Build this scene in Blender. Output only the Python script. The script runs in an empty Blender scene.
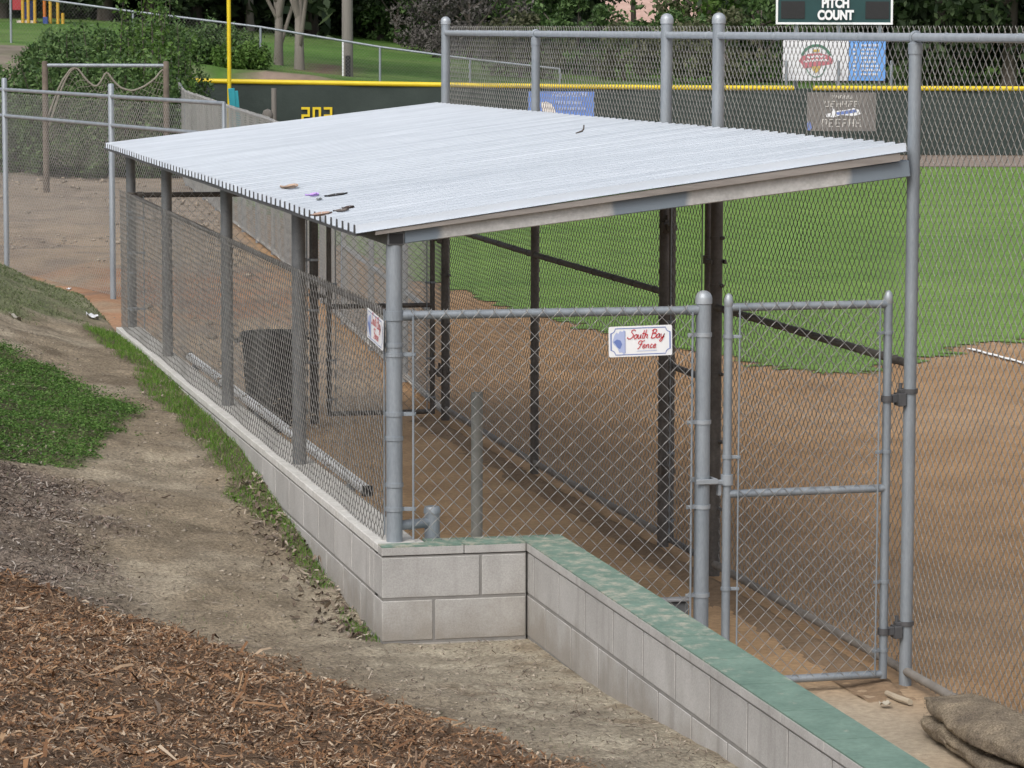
import bpy, math, random
import numpy as np
from mathutils import Vector, Matrix
random.seed(7); RNG = np.random.default_rng(11)
PI = math.pi
scn = bpy.context.scene
col = scn.collection

# ------------------------------------------------------------------ camera
F_PX = 3226.9
CAM = np.array([-2.8847, -14.7525, 3.2136]); YAW, PITCH, ROLL = .2298, -.1098, .0027
def cam_axes():
    f = np.array([math.sin(YAW)*math.cos(PITCH), math.cos(YAW)*math.cos(PITCH), math.sin(PITCH)])
    r = np.array([math.cos(YAW), -math.sin(YAW), 0]); u = np.cross(r, f)
    c, s = math.cos(ROLL), math.sin(ROLL)
    return c*r + s*u, -s*r + c*u, f
R_, U_, F_ = cam_axes()
cd = bpy.data.cameras.new('camera'); cam = bpy.data.objects.new('camera', cd); col.objects.link(cam)
cd.sensor_width = 36; cd.lens = F_PX/1024*36; cd.clip_end = 2000; cd.clip_start = .1
cam.matrix_world = Matrix(((R_[0], U_[0], -F_[0], CAM[0]), (R_[1], U_[1], -F_[1], CAM[1]), (R_[2], U_[2], -F_[2], CAM[2]), (0, 0, 0, 1)))
scn.camera = cam
# ------------------------------------------------------------------ light
SUN_EL, SUN_AZ = math.radians(46), math.radians(220)          # azimuth clockwise from +Y
w = bpy.data.worlds.new('World'); scn.world = w; w.use_nodes = True
nt = w.node_tree; nt.nodes.clear()
sky = nt.nodes.new('ShaderNodeTexSky'); sky.sky_type = 'NISHITA'; sky.sun_disc = False
sky.sun_elevation = SUN_EL; sky.sun_rotation = SUN_AZ; sky.air_density = 1.0; sky.dust_density = 4.0; sky.ozone_density = 1.0
hs = nt.nodes.new('ShaderNodeHueSaturation'); hs.inputs['Saturation'].default_value = .42
bg = nt.nodes.new('ShaderNodeBackground'); bg.inputs['Strength'].default_value = .15
wo = nt.nodes.new('ShaderNodeOutputWorld')
nt.links.new(sky.outputs[0], hs.inputs['Color']); nt.links.new(hs.outputs[0], bg.inputs[0]); nt.links.new(bg.outputs[0], wo.inputs[0])
ld = bpy.data.lights.new('sun', 'SUN'); ld.energy = 1.05; ld.angle = math.radians(35); ld.color = (1, .965, .91)
sun = bpy.data.objects.new('sun', ld); col.objects.link(sun)
sdir = Vector((math.sin(SUN_AZ)*math.cos(SUN_EL), math.cos(SUN_AZ)*math.cos(SUN_EL), math.sin(SUN_EL)))
sun.rotation_euler = sdir.to_track_quat('Z', 'Y').to_euler(); sun.location = (0, 0, 60)
vs = scn.view_settings; vs.view_transform = 'Standard'; vs.look = 'None'; vs.exposure = 0.35; vs.gamma = 1; vs.use_curve_mapping = False
scn.render.engine = 'CYCLES'; scn.render.resolution_x = 1024; scn.render.resolution_y = 768

# ------------------------------------------------------------------ helpers
def tag(o, label=None, cat=None, group=None, kind=None):
    if label: o['label'] = label
    if cat: o['category'] = cat
    if group: o['group'] = group
    if kind: o['kind'] = kind
    return o
def empty(name, loc, label, cat, group=None):
    o = bpy.data.objects.new(name, None); o.empty_display_size = .2; col.objects.link(o); o.location = loc
    return tag(o, label, cat, group)
def wloc(o):
    v = np.zeros(3)
    while o is not None:
        v += np.array(o.location); o = o.parent
    return v
class MB:
    """collects world-space geometry, then links it as one mesh object"""
    def __init__(s): s.V = []; s.F = []; s.n = 0; s.C = []
    def add(s, V, F, c=None):
        V = np.asarray(V, float).reshape(-1, 3)
        for f in (F if isinstance(F, list) and len(F) and isinstance(F[0], np.ndarray) else [np.asarray(F, int)]):
            s.F.append(f + s.n)
        s.V.append(V); s.n += len(V)
        s.C.append(np.tile(np.array(c if c is not None else (1, 1, 1)), (len(V), 1)) if c is None or np.ndim(c) == 1 else np.asarray(c))
        return s
    def box(s, lo, hi, M=None, bev=0):
        x0, y0, z0 = lo; x1, y1, z1 = hi
        if bev:
            b = bev
            V = []
            for sx in (0, 1):
                for sy in (0, 1):
                    for sz in (0, 1):
                        X, Y, Z = (x0, x1)[sx], (y0, y1)[sy], (z0, z1)[sz]
                        dx, dy, dz = (b, -b)[sx], (b, -b)[sy], (b, -b)[sz]
                        V += [(X, Y+dy, Z+dz), (X+dx, Y, Z+dz), (X+dx, Y+dy, Z)]
            def ix(sx, sy, sz, a): return (sx*4+sy*2+sz)*3+a
            Q = []; T = []
            for k in (0, 1):
                Q.append([ix(k, 0, 0, 0), ix(k, 1, 0, 0), ix(k, 1, 1, 0), ix(k, 0, 1, 0)])
                Q.append([ix(0, k, 0, 1), ix(1, k, 0, 1), ix(1, k, 1, 1), ix(0, k, 1, 1)])
                Q.append([ix(0, 0, k, 2), ix(1, 0, k, 2), ix(1, 1, k, 2), ix(0, 1, k, 2)])
            for a in (0, 1):
                for c in (0, 1):
                    Q.append([ix(0, a, c, 1), ix(1, a, c, 1), ix(1, a, c, 2), ix(0, a, c, 2)])
                    Q.append([ix(a, 0, c, 0), ix(a, 1, c, 0), ix(a, 1, c, 2), ix(a, 0, c, 2)])
                    Q.append([ix(a, c, 0, 0), ix(a, c, 1, 0), ix(a, c, 1, 1), ix(a, c, 0, 1)])
            for sx in (0, 1):
                for sy in (0, 1):
                    for sz in (0, 1): T.append([ix(sx, sy, sz, k) for k in range(3)])
            V = np.array(V, float)
            if M is not None: V = V @ np.array(M.to_3x3()).T + np.array(M.translation)
            return s.add(V, [np.array(Q), np.array(T)])
        V = np.array([(x, y, z) for x in (x0, x1) for y in (y0, y1) for z in (z0, z1)], float)
        if M is not None: V = V @ np.array(M.to_3x3()).T + np.array(M.translation)
        return s.add(V, np.array([[0, 1, 3, 2], [4, 6, 7, 5], [0, 4, 5, 1], [2, 3, 7, 6], [0, 2, 6, 4], [1, 5, 7, 3]]))
    def path(s, P, r, n=12, caps=True, ref=None):
        P = np.asarray(P, float); m = len(P); r = np.broadcast_to(np.asarray(r, float), (m,))
        T = np.gradient(P, axis=0) if m > 2 else np.tile(P[1]-P[0], (2, 1))
        T = T/np.maximum(np.linalg.norm(T, axis=1, keepdims=True), 1e-9)
        a = np.array(ref if ref is not None else ((0, 0, 1) if abs(T[0, 2]) < .9 else (1, 0, 0)), float)
        V = []
        for i in range(m):
            a = a - T[i]*(a@T[i]); a = a/np.linalg.norm(a); b = np.cross(T[i], a)
            t = np.arange(n)*2*PI/n
            V.append(P[i] + r[i]*(np.outer(np.cos(t), a)+np.outer(np.sin(t), b)))
        V = np.concatenate(V); i = np.arange(m-1)[:, None]*n; k = np.arange(n)[None]
        k2 = (k+1) % n
        Q = np.stack([i+k, i+k2, i+n+k2, i+n+k], -1).reshape(-1, 4)
        F = [Q]
        if caps: F += [np.arange(n)[None, ::-1], ((m-1)*n+np.arange(n))[None]]
        return s.add(V, F)
    def tube(s, a, b, r, n=14): return s.path([a, b], r, n)
    def lathe(s, c, prof, n=24):
        c = np.array(c, float); t = np.arange(n)*2*PI/n
        V = np.concatenate([np.stack([c[0]+r*np.cos(t), c[1]+r*np.sin(t), np.full(n, c[2]+z)], 1) for r, z in prof])
        m = len(prof); i = np.arange(m-1)[:, None]*n; k = np.arange(n)[None]; k2 = (k+1) % n
        Q = np.stack([i+k, i+k2, i+n+k2, i+n+k], -1).reshape(-1, 4)
        F = [Q]
        if prof[0][0] > 1e-4: F.append(np.arange(n)[None, ::-1])
        if prof[-1][0] > 1e-4: F.append(((m-1)*n+np.arange(n))[None])
        return s.add(V, F)
    def torus(s, c, R, r, axis='z', n=16, m=6, sx=1):
        t = np.arange(n)*2*PI/n; q = np.arange(m)*2*PI/m
        tt, qq = np.meshgrid(t, q, indexing='ij')
        A = (R+r*np.cos(qq))*np.cos(tt); B = (R+r*np.cos(qq))*np.sin(tt); Cc = r*np.sin(qq)*sx
        P = {'z': (A, B, Cc), 'x': (Cc, A, B), 'y': (A, Cc, B)}[axis]
        V = np.stack(P, -1).reshape(-1, 3)+np.array(c)
        i = np.arange(n)[:, None]; j = np.arange(m)[None]; i2 = (i+1) % n; j2 = (j+1) % m
        return s.add(V, np.stack([i*m+j, i2*m+j, i2*m+j2, i*m+j2], -1).reshape(-1, 4))
    def grid(s, X, Y, Z, c=None):
        m, n = X.shape
        V = np.stack([X, Y, Z], -1).reshape(-1, 3); i = np.arange(m-1)[:, None]*n; j = np.arange(n-1)[None]
        return s.add(V, np.stack([i+j, i+j+n, i+j+n+1, i+j+1], -1).reshape(-1, 4), None if c is None else np.asarray(c).reshape(-1, 3))
    def slab(s, poly, z0, z1, M=None):
        """prism from a 2-D polygon in the local XY plane"""
        n = len(poly); V = np.array([(x, y, z) for z in (z0, z1) for x, y in poly], float)
        if M is not None: V = V @ np.array(M.to_3x3()).T + np.array(M.translation)
        k = np.arange(n); k2 = (k+1) % n
        return s.add(V, [np.stack([k, k2, k2+n, k+n], 1), np.arange(n)[None, ::-1], (n+np.arange(n))[None]])
    def build(s, name, m, parent=None, loc=(0, 0, 0), smooth=False, color=False):
        V = np.concatenate(s.V); base = wloc(parent) if parent is not None else np.array(loc, float)
        V = V - base
        me = bpy.data.meshes.new(name)
        tot = np.concatenate([np.full(len(f), f.shape[1]) for f in s.F]); lv = np.concatenate([f.ravel() for f in s.F])
        me.vertices.add(len(V)); me.vertices.foreach_set('co', V.ravel())
        me.loops.add(len(lv)); me.loops.foreach_set('vertex_index', lv.astype(np.int32))
        me.polygons.add(len(tot)); me.polygons.foreach_set('loop_start', (np.cumsum(tot)-tot).astype(np.int32))
        me.polygons.foreach_set('loop_total', tot.astype(np.int32))
        me.update(calc_edges=True)
        if color:
            C = np.concatenate(s.C); a = me.color_attributes.new('zone', 'FLOAT_COLOR', 'POINT')
            a.data.foreach_set('color', np.concatenate([C, np.ones((len(C), 1))], 1).ravel().astype(np.float32))
        if smooth:
            me.polygons.foreach_set('use_smooth', np.ones(len(tot), bool))
            if smooth != 'all': me.set_sharp_from_angle(angle=math.radians(40))
        else: me.polygons.foreach_set('use_smooth', np.zeros(len(tot), bool))
        me.validate()
        me.materials.append(m)
        o = bpy.data.objects.new(name, me); col.objects.link(o)
        if parent is not None: o.parent = parent
        else: o.location = loc
        return o
def spline(P, k=8):
    P = np.asarray(P, float); Q = np.vstack([2*P[0]-P[1], P, 2*P[-1]-P[-2]]); out = []
    for i in range(1, len(Q)-2):
        for t in np.arange(k)/k:
            a, b, c, d = Q[i-1:i+3]
            out.append(.5*((2*b)+(c-a)*t+(2*a-5*b+4*c-d)*t*t+(3*b-a-3*c+d)*t**3))
    out.append(P[-1]); return np.array(out)
# value noise in numpy
def _hash(ix, iy, s):
    n = (ix*374761393 + iy*668265263 + s*1442695041) & 0x7fffffff
    n = ((n ^ (n >> 13))*1274126177) & 0x7fffffff
    return ((n ^ (n >> 16)) & 0xffff)/65535.
def vnoise(x, y, s=0):
    ix = np.floor(x).astype(np.int64); iy = np.floor(y).astype(np.int64); fx = x-ix; fy = y-iy
    fx = fx*fx*(3-2*fx); fy = fy*fy*(3-2*fy)
    return (_hash(ix, iy, s)*(1-fx)+_hash(ix+1, iy, s)*fx)*(1-fy)+(_hash(ix, iy+1, s)*(1-fx)+_hash(ix+1, iy+1, s)*fx)*fy
def fbm(x, y, s=0, o=4):
    v = 0; a = .5; t = 0
    for k in range(o): v = v+a*vnoise(x*2**k, y*2**k, s+k*17); t += a; a *= .5
    return v/t
def sstep(a, b, x):
    t = np.clip((x-a)/(b-a), 0, 1); return t*t*(3-2*t)
def mixc(A, B, t): return A*(1-t[..., None])+np.asarray(B)*t[..., None]

# ------------------------------------------------------------------ materials
def mat(name, a, b=None, scale=8, rough=.7, metal=0, bump=0, bscale=None, stretch=(1, 1, 1), island=0, zone=False, detail=6, spec=.5, lo=.3, hi=.7, fine=0, fscale=60):
    m = bpy.data.materials.new(name); m.use_nodes = True; t = m.node_tree; N = t.nodes; L = t.links
    p = N['Principled BSDF']; p.inputs['Roughness'].default_value = rough; p.inputs['Metallic'].default_value = metal
    p.inputs['Specular IOR Level'].default_value = spec
    tc = N.new('ShaderNodeNewGeometry'); mp = N.new('ShaderNodeMapping'); mp.inputs['Scale'].default_value = stretch
    L.new(tc.outputs['Position'], mp.inputs['Vector'])
    nz = N.new('ShaderNodeTexNoise'); nz.inputs['Scale'].default_value = scale; nz.inputs['Detail'].default_value = detail; nz.inputs['Roughness'].default_value = .62
    L.new(mp.outputs[0], nz.inputs['Vector'])
    rp = N.new('ShaderNodeMapRange'); rp.inputs[1].default_value = lo; rp.inputs[2].default_value = hi; L.new(nz.outputs[0], rp.inputs[0])
    mx = N.new('ShaderNodeMix'); mx.data_type = 'RGBA'; L.new(rp.outputs[0], mx.inputs[0])
    b = b or a
    if zone:
        at = N.new('ShaderNodeAttribute'); at.attribute_name = 'zone'
        m1 = N.new('ShaderNodeMix'); m1.data_type = 'RGBA'; m1.blend_type = 'MULTIPLY'; m1.inputs[0].default_value = 1; m1.inputs[7].default_value = (*a, 1)
        m2 = N.new('ShaderNodeMix'); m2.data_type = 'RGBA'; m2.blend_type = 'MULTIPLY'; m2.inputs[0].default_value = 1; m2.inputs[7].default_value = (*b, 1)
        L.new(at.outputs['Color'], m1.inputs[6]); L.new(at.outputs['Color'], m2.inputs[6])
        L.new(m1.outputs[2], mx.inputs[6]); L.new(m2.outputs[2], mx.inputs[7])
    else:
        mx.inputs[6].default_value = (*a, 1); mx.inputs[7].default_value = (*b, 1)
    out = mx.outputs[2]
    if fine:
        n2 = N.new('ShaderNodeTexNoise'); n2.inputs['Scale'].default_value = fscale; n2.inputs['Detail'].default_value = 4; L.new(mp.outputs[0], n2.inputs['Vector'])
        r2 = N.new('ShaderNodeMapRange'); r2.inputs[1].default_value = .3; r2.inputs[2].default_value = .7; r2.inputs[3].default_value = 1-fine; r2.inputs[4].default_value = 1+fine; L.new(n2.outputs[0], r2.inputs[0])
        mm = N.new('ShaderNodeVectorMath'); mm.operation = 'SCALE'; L.new(out, mm.inputs[0]); L.new(r2.outputs[0], mm.inputs['Scale']); out = mm.outputs[0]
    if island:
        r3 = N.new('ShaderNodeMapRange'); r3.inputs[3].default_value = 1-island; r3.inputs[4].default_value = 1+island; L.new(tc.outputs['Random Per Island'], r3.inputs[0])
        mm = N.new('ShaderNodeVectorMath'); mm.operation = 'SCALE'; L.new(out, mm.inputs[0]); L.new(r3.outputs[0], mm.inputs['Scale']); out = mm.outputs[0]
    L.new(out, p.inputs['Base Color'])
    if bump:
        n3 = N.new('ShaderNodeTexNoise'); n3.inputs['Scale'].default_value = bscale or scale*4; n3.inputs['Detail'].default_value = 8; n3.inputs['Roughness'].default_value = .7
        L.new(mp.outputs[0], n3.inputs['Vector'])
        bp = N.new('ShaderNodeBump'); bp.inputs['Distance'].default_value = bump; L.new(n3.outputs[0], bp.inputs['Height']); L.new(bp.outputs[0], p.inputs['Normal'])
    return m
def ramp_island(name, cols, rough=.6, trans=0):
    """each separate leaf / chip takes one of several colours"""
    m = bpy.data.materials.new(name); m.use_nodes = True; t = m.node_tree; N = t.nodes; L = t.links
    p = N['Principled BSDF']; p.inputs['Roughness'].default_value = rough; p.inputs['Specular IOR Level'].default_value = .25
    g = N.new('ShaderNodeNewGeometry'); r = N.new('ShaderNodeValToRGB'); L.new(g.outputs['Random Per Island'], r.inputs[0])
    e = r.color_ramp.elements
    while len(e) < len(cols): e.new(.5)
    for i, c in enumerate(cols): e[i].position = i/(len(cols)-1); e[i].color = (*c, 1)
    L.new(r.outputs[0], p.inputs['Base Color'])
    if trans:
        tr = N.new('ShaderNodeBsdfTranslucent'); L.new(r.outputs[0], tr.inputs[0]); ms = N.new('ShaderNodeMixShader'); ms.inputs[0].default_value = trans
        L.new(p.outputs[0], ms.inputs[1]); L.new(tr.outputs[0], ms.inputs[2]); L.new(ms.outputs[0], N['Material Output'].inputs[0])
    return m
M = {}
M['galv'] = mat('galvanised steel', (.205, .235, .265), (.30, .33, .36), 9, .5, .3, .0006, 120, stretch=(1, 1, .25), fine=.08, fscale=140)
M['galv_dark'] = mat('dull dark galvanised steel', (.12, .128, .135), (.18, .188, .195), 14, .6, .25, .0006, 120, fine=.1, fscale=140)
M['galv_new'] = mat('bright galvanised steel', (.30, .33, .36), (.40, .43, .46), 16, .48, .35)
M['galv_old_and_shade'] = mat('weathered and shaded brown steel', (.080, .073, .067), (.145, .134, .124), 9, .62, .25, .0006, 90, fine=.15, fscale=60)  # weathered rails and gates; also the roof shade painted onto the lower posts
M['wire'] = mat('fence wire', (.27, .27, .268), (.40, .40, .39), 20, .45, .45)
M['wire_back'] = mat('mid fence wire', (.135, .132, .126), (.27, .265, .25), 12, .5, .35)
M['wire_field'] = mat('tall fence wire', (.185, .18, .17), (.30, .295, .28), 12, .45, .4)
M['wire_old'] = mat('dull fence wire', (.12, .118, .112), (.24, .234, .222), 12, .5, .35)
M['roof'] = mat('pale ribbed roof sheet', (.43, .47, .52), (.55, .59, .64), 2.0, .5, .1, stretch=(.22, 3.2, 1), fine=.035, fscale=18)
M['dark_steel_and_shade'] = mat('dark steel and hollow shade', (.06, .062, .066), (.10, .10, .105), 12, .6, .2)  # trim and hinges; also the painted dark of the hollow rib ends
M['wood_fascia'] = mat('weathered board', (.19, .172, .158), (.29, .265, .245), 6, .8, 0, .001, 40, stretch=(.6, 1, 8))
M['white_cap'] = mat('bare concrete cap', (.47, .46, .43), (.58, .57, .545), 7, .85, 0, .0015, 120, fine=.12, fscale=40)
M['block'] = mat('concrete block', (.345, .335, .32), (.435, .425, .41), 3.5, .92, 0, .002, 220, island=.07, fine=.13, fscale=160)
M['mortar'] = mat('mortar', (.175, .168, .158), (.24, .232, .22), 10, .95, 0, .002, 90)
M['slope'] = mat('dry soil', (.68, .67, .66), (1.18, 1.18, 1.17), 3.1, .95, 0, .03, 30, zone=True, fine=.34, fscale=55, spec=.2)
M['ground'] = mat('field soil', (.76, .75, .74), (1.18, 1.18, 1.18), 1.3, .95, 0, .012, 30, zone=True, fine=.16, fscale=26, spec=.2)
M['grass'] = mat('mown grass', (.098, .190, .033), (.158, .262, .054), .9, .85, 0, .015, 26, stretch=(.12, .55, 1), fine=.20, fscale=22, spec=.2)
M['lawn'] = mat('park lawn', (.80, .80, .80), (1.2, 1.2, 1.2), .25, .9, 0, .04, 4, zone=True, fine=.18, fscale=2.5, spec=.2)
M['track'] = mat('warning track dirt', (.19, .15, .12), (.26, .205, .165), 1.2, .95)
M['chalk'] = mat('chalk', (.70, .69, .66), (.8, .8, .78), 12, .95)
M['plastic_dark'] = mat('dark grey plastic', (.012, .013, .015), (.022, .023, .025), 8, .55)
M['box_grey'] = mat('grey plastic', (.10, .105, .11), (.15, .155, .16), 8, .6)
M['alu'] = mat('aluminium plank', (.80, .82, .84), (.86, .87, .88), 10, .45, .1, stretch=(1, .3, 1))
M['burlap'] = mat('burlap', (.115, .095, .076), (.32, .265, .19), 5, 1, 0, .004, 260, fine=.5, fscale=120, spec=.1)
M['screen'] = mat('dark green windscreen', (.022, .034, .030), (.034, .048, .043), 1.1, .85, 0, .03, 2)
M['rail_low'] = mat('soil stained pipe', (.17, .155, .138), (.26, .24, .215), 9, .7, .1)
M['yellow'] = mat('yellow plastic', (.62, .46, .012), (.70, .53, .02), 3, .45)
M['white'] = mat('white paint', (.74, .75, .77), (.80, .81, .82), 5, .5)
M['banner_white'] = mat('white vinyl', (.66, .67, .70), (.74, .75, .78), 2, .5)
M['banner_blue'] = mat('blue vinyl', (.13, .32, .72), (.17, .38, .78), 2, .5)
M['banner_blue2'] = mat('royal blue vinyl', (.11, .21, .56), (.17, .29, .66), 3, .5)
M['banner_grey'] = mat('grey brown vinyl', (.12, .11, .105), (.20, .185, .175), 4, .6)
M['board'] = mat('scoreboard green', (.008, .045, .048), (.011, .055, .058), 3, .5)
M['black'] = mat('black panel', (.010, .010, .012), (.015, .015, .018), 9, .5)
M['red'] = mat('red lettering', (.50, .018, .03), None, 5, .5)
M['blue_ink'] = mat('blue ink', (.14, .20, .46), None, 5, .5)
M['pale_ink'] = mat('pale blue ink', (.40, .46, .68), None, 5, .5)
M['pink_ink'] = mat('faded red ink', (.48, .16, .19), None, 5, .5)
M['green_ink'] = mat('faded green ink', (.08, .20, .14), None, 5, .5)
M['gold_ink'] = mat('gold ink', (.52, .38, .12), None, 5, .5)
M['teal'] = mat('teal paint', (.02, .27, .34), (.03, .33, .40), 4, .5)
M['bark'] = mat('grey brown bark', (.065, .053, .044), (.15, .128, .11), 3, .95, 0, .03, 12, stretch=(1, 1, .25))
M['bark_pale'] = mat('pale bark', (.13, .115, .098), (.22, .20, .175), 2, .9, 0, .02, 9, stretch=(1, 1, .3))
M['pole'] = mat('weathered pole wood', (.14, .13, .118), (.22, .205, .187), 2.5, .9, 0, .01, 20, stretch=(3, 3, .2))
M['rust_post'] = mat('rusty timber post', (.085, .068, .055), (.17, .138, .112), 5, .9)
M['rope'] = mat('old rope net', (.17, .155, .13), (.25, .23, .195), 8, .95)
M['tile'] = mat('pink roof tile', (.36, .235, .195), (.48, .33, .28), 3, .9)
M['stucco'] = mat('pale stucco', (.50, .43, .37), (.58, .51, .45), 2, .9)
M['glass'] = mat('window glass', (.03, .035, .04), None, 2, .15)
M['play_red'] = mat('red play panel', (.34, .025, .035), None, 4, .5)
M['play_blue'] = mat('blue play panel', (.02, .05, .22), None, 4, .5)
M['play_yellow'] = mat('yellow play post', (.50, .30, .03), None, 4, .5)
M['play_orange'] = mat('orange play post', (.46, .14, .02), None, 4, .5)
M['leaf_dark'] = ramp_island('dark evergreen leaves', [(.019, .033, .016), (.037, .060, .027), (.060, .092, .041), (.088, .126, .057)], .6, .12)
M['leaf_mid'] = ramp_island('mid green leaves', [(.028, .060, .018), (.056, .108, .032), (.088, .152, .048), (.125, .20, .07)], .55, .18)
M['leaf_olive'] = ramp_island('olive leaves', [(.05, .058, .028), (.075, .087, .042), (.105, .115, .062), (.15, .15, .09)], .65, .15)
M['leaf_grey'] = ramp_island('grey dry twigs', [(.060, .055, .052), (.095, .088, .083), (.13, .12, .115)], .8, .1)
M['leaf_light'] = ramp_island('light green leaves', [(.04, .085, .015), (.065, .13, .024), (.095, .175, .036), (.13, .21, .055)], .55, .2)
M['blade'] = ramp_island('fresh grass blades', [(.060, .15, .014), (.09, .205, .022), (.13, .25, .034), (.20, .25, .08)], .6, .25)
M['weed'] = ramp_island('weed leaves', [(.032, .080, .014), (.062, .14, .024), (.095, .19, .036), (.15, .235, .07)], .6, .2)
M['drygreen'] = ramp_island('dusty low weeds', [(.095, .125, .05), (.125, .16, .068), (.16, .185, .095), (.21, .20, .14)], .75, .15)
M['chip'] = ramp_island('wood mulch chips', [(.07, .040, .024), (.14, .072, .037), (.205, .108, .053), (.275, .155, .080), (.15, .115, .088), (.33, .215, .125), (.46, .38, .29)], .9)
M['chip_grey'] = ramp_island('weathered chips', [(.055, .042, .036), (.10, .078, .066), (.15, .118, .098), (.20, .145, .11), (.26, .22, .19), (.38, .34, .30)], .9)
M['straw'] = ramp_island('pale dry bits', [(.07, .052, .04), (.12, .092, .07), (.17, .135, .10), (.26, .21, .16), (.38, .33, .27), (.10, .08, .065), (.15, .115, .09)], .9)

def beam_mat():
    """tube steel with patches of blue grey cold-galvanising paint over the welds"""
    m = mat('painted tube steel', (.40, .395, .385), (.52, .515, .50), 18, .6, .15, .0006, 90, fine=.1, fscale=70)
    t = m.node_tree; N = t.nodes; L = t.links; p = N['Principled BSDF']
    src = p.inputs['Base Color'].links[0].from_socket
    g = N.new('ShaderNodeNewGeometry'); sx = N.new('ShaderNodeSeparateXYZ'); L.new(g.outputs['Position'], sx.inputs[0])
    nz = N.new('ShaderNodeTexNoise'); nz.inputs['Scale'].default_value = 9; L.new(g.outputs['Position'], nz.inputs['Vector'])
    ad = N.new('ShaderNodeMath'); ad.operation = 'MULTIPLY_ADD'; L.new(nz.outputs[0], ad.inputs[0]); ad.inputs[1].default_value = .06; L.new(sx.outputs[0], ad.inputs[2])
    r = N.new('ShaderNodeMapRange'); r.inputs[1].default_value = -.2; r.inputs[2].default_value = 2.8; L.new(ad.outputs[0], r.inputs[0])
    cr = N.new('ShaderNodeValToRGB'); cr.color_ramp.interpolation = 'LINEAR'; L.new(r.outputs[0], cr.inputs[0])
    def P(x): return (x+.03+.2)/3.0
    st = [(-.2, 1), (.19, 1), (.22, 0), (1.02, 0), (1.05, 1), (1.40, 1), (1.43, 0), (2.20, 0), (2.23, 1), (2.7, 1)]
    e = cr.color_ramp.elements
    while len(e) < len(st): e.new(.5)
    for i, (x, v) in enumerate(st): e[i].position = min(1, max(0, P(x))); e[i].color = (v, v, v, 1)
    mx = N.new('ShaderNodeMix'); mx.data_type = 'RGBA'; L.new(cr.outputs[0], mx.inputs[0]); L.new(src, mx.inputs[6]); mx.inputs[7].default_value = (.19, .23, .27, 1)
    L.new(mx.outputs[2], p.inputs['Base Color']); return m
M['beam'] = beam_mat()
def paint_cap_mat():
    """green paint, worn through to pale concrete in streaks"""
    m = mat('worn green paint', (.105, .175, .138), (.165, .250, .200), 5, .8, 0, .0012, 80, fine=.12, fscale=50)
    t = m.node_tree; N = t.nodes; L = t.links; p = N['Principled BSDF']; src = p.inputs['Base Color'].links[0].from_socket
    g = N.new('ShaderNodeNewGeometry'); mp = N.new('ShaderNodeMapping'); mp.inputs['Scale'].default_value = (1.3, 1.1, 1); mp.inputs['Rotation'].default_value = (0, 0, .2); L.new(g.outputs['Position'], mp.inputs[0])
    nz = N.new('ShaderNodeTexNoise'); nz.inputs['Scale'].default_value = 12; nz.inputs['Detail'].default_value = 12; nz.inputs['Roughness'].default_value = .72; L.new(mp.outputs[0], nz.inputs['Vector'])
    sx = N.new('ShaderNodeSeparateXYZ'); L.new(g.outputs['Position'], sx.inputs[0])
    wr = N.new('ShaderNodeMapRange'); wr.inputs[1].default_value = -4.2; wr.inputs[2].default_value = -2.2; wr.inputs[3].default_value = -.15; wr.inputs[4].default_value = 0; L.new(sx.outputs[1], wr.inputs[0])
    ad = N.new('ShaderNodeMath'); ad.operation = 'ADD'; L.new(nz.outputs[0], ad.inputs[0]); L.new(wr.outputs[0], ad.inputs[1])
    r = N.new('ShaderNodeMapRange'); r.inputs[1].default_value = .47; r.inputs[2].default_value = .66; L.new(ad.outputs[0], r.inputs[0])
    # only faces that look up carry the worn paint; the sides of the cap stay bare
    mx = N.new('ShaderNodeMix'); mx.data_type = 'RGBA'; L.new(r.outputs[0], mx.inputs[0]); L.new(src, mx.inputs[6]); mx.inputs[7].default_value = (.40, .375, .305, 1)
    L.new(mx.outputs[2], p.inputs['Base Color']); return m
M['green_cap'] = paint_cap_mat()
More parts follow.
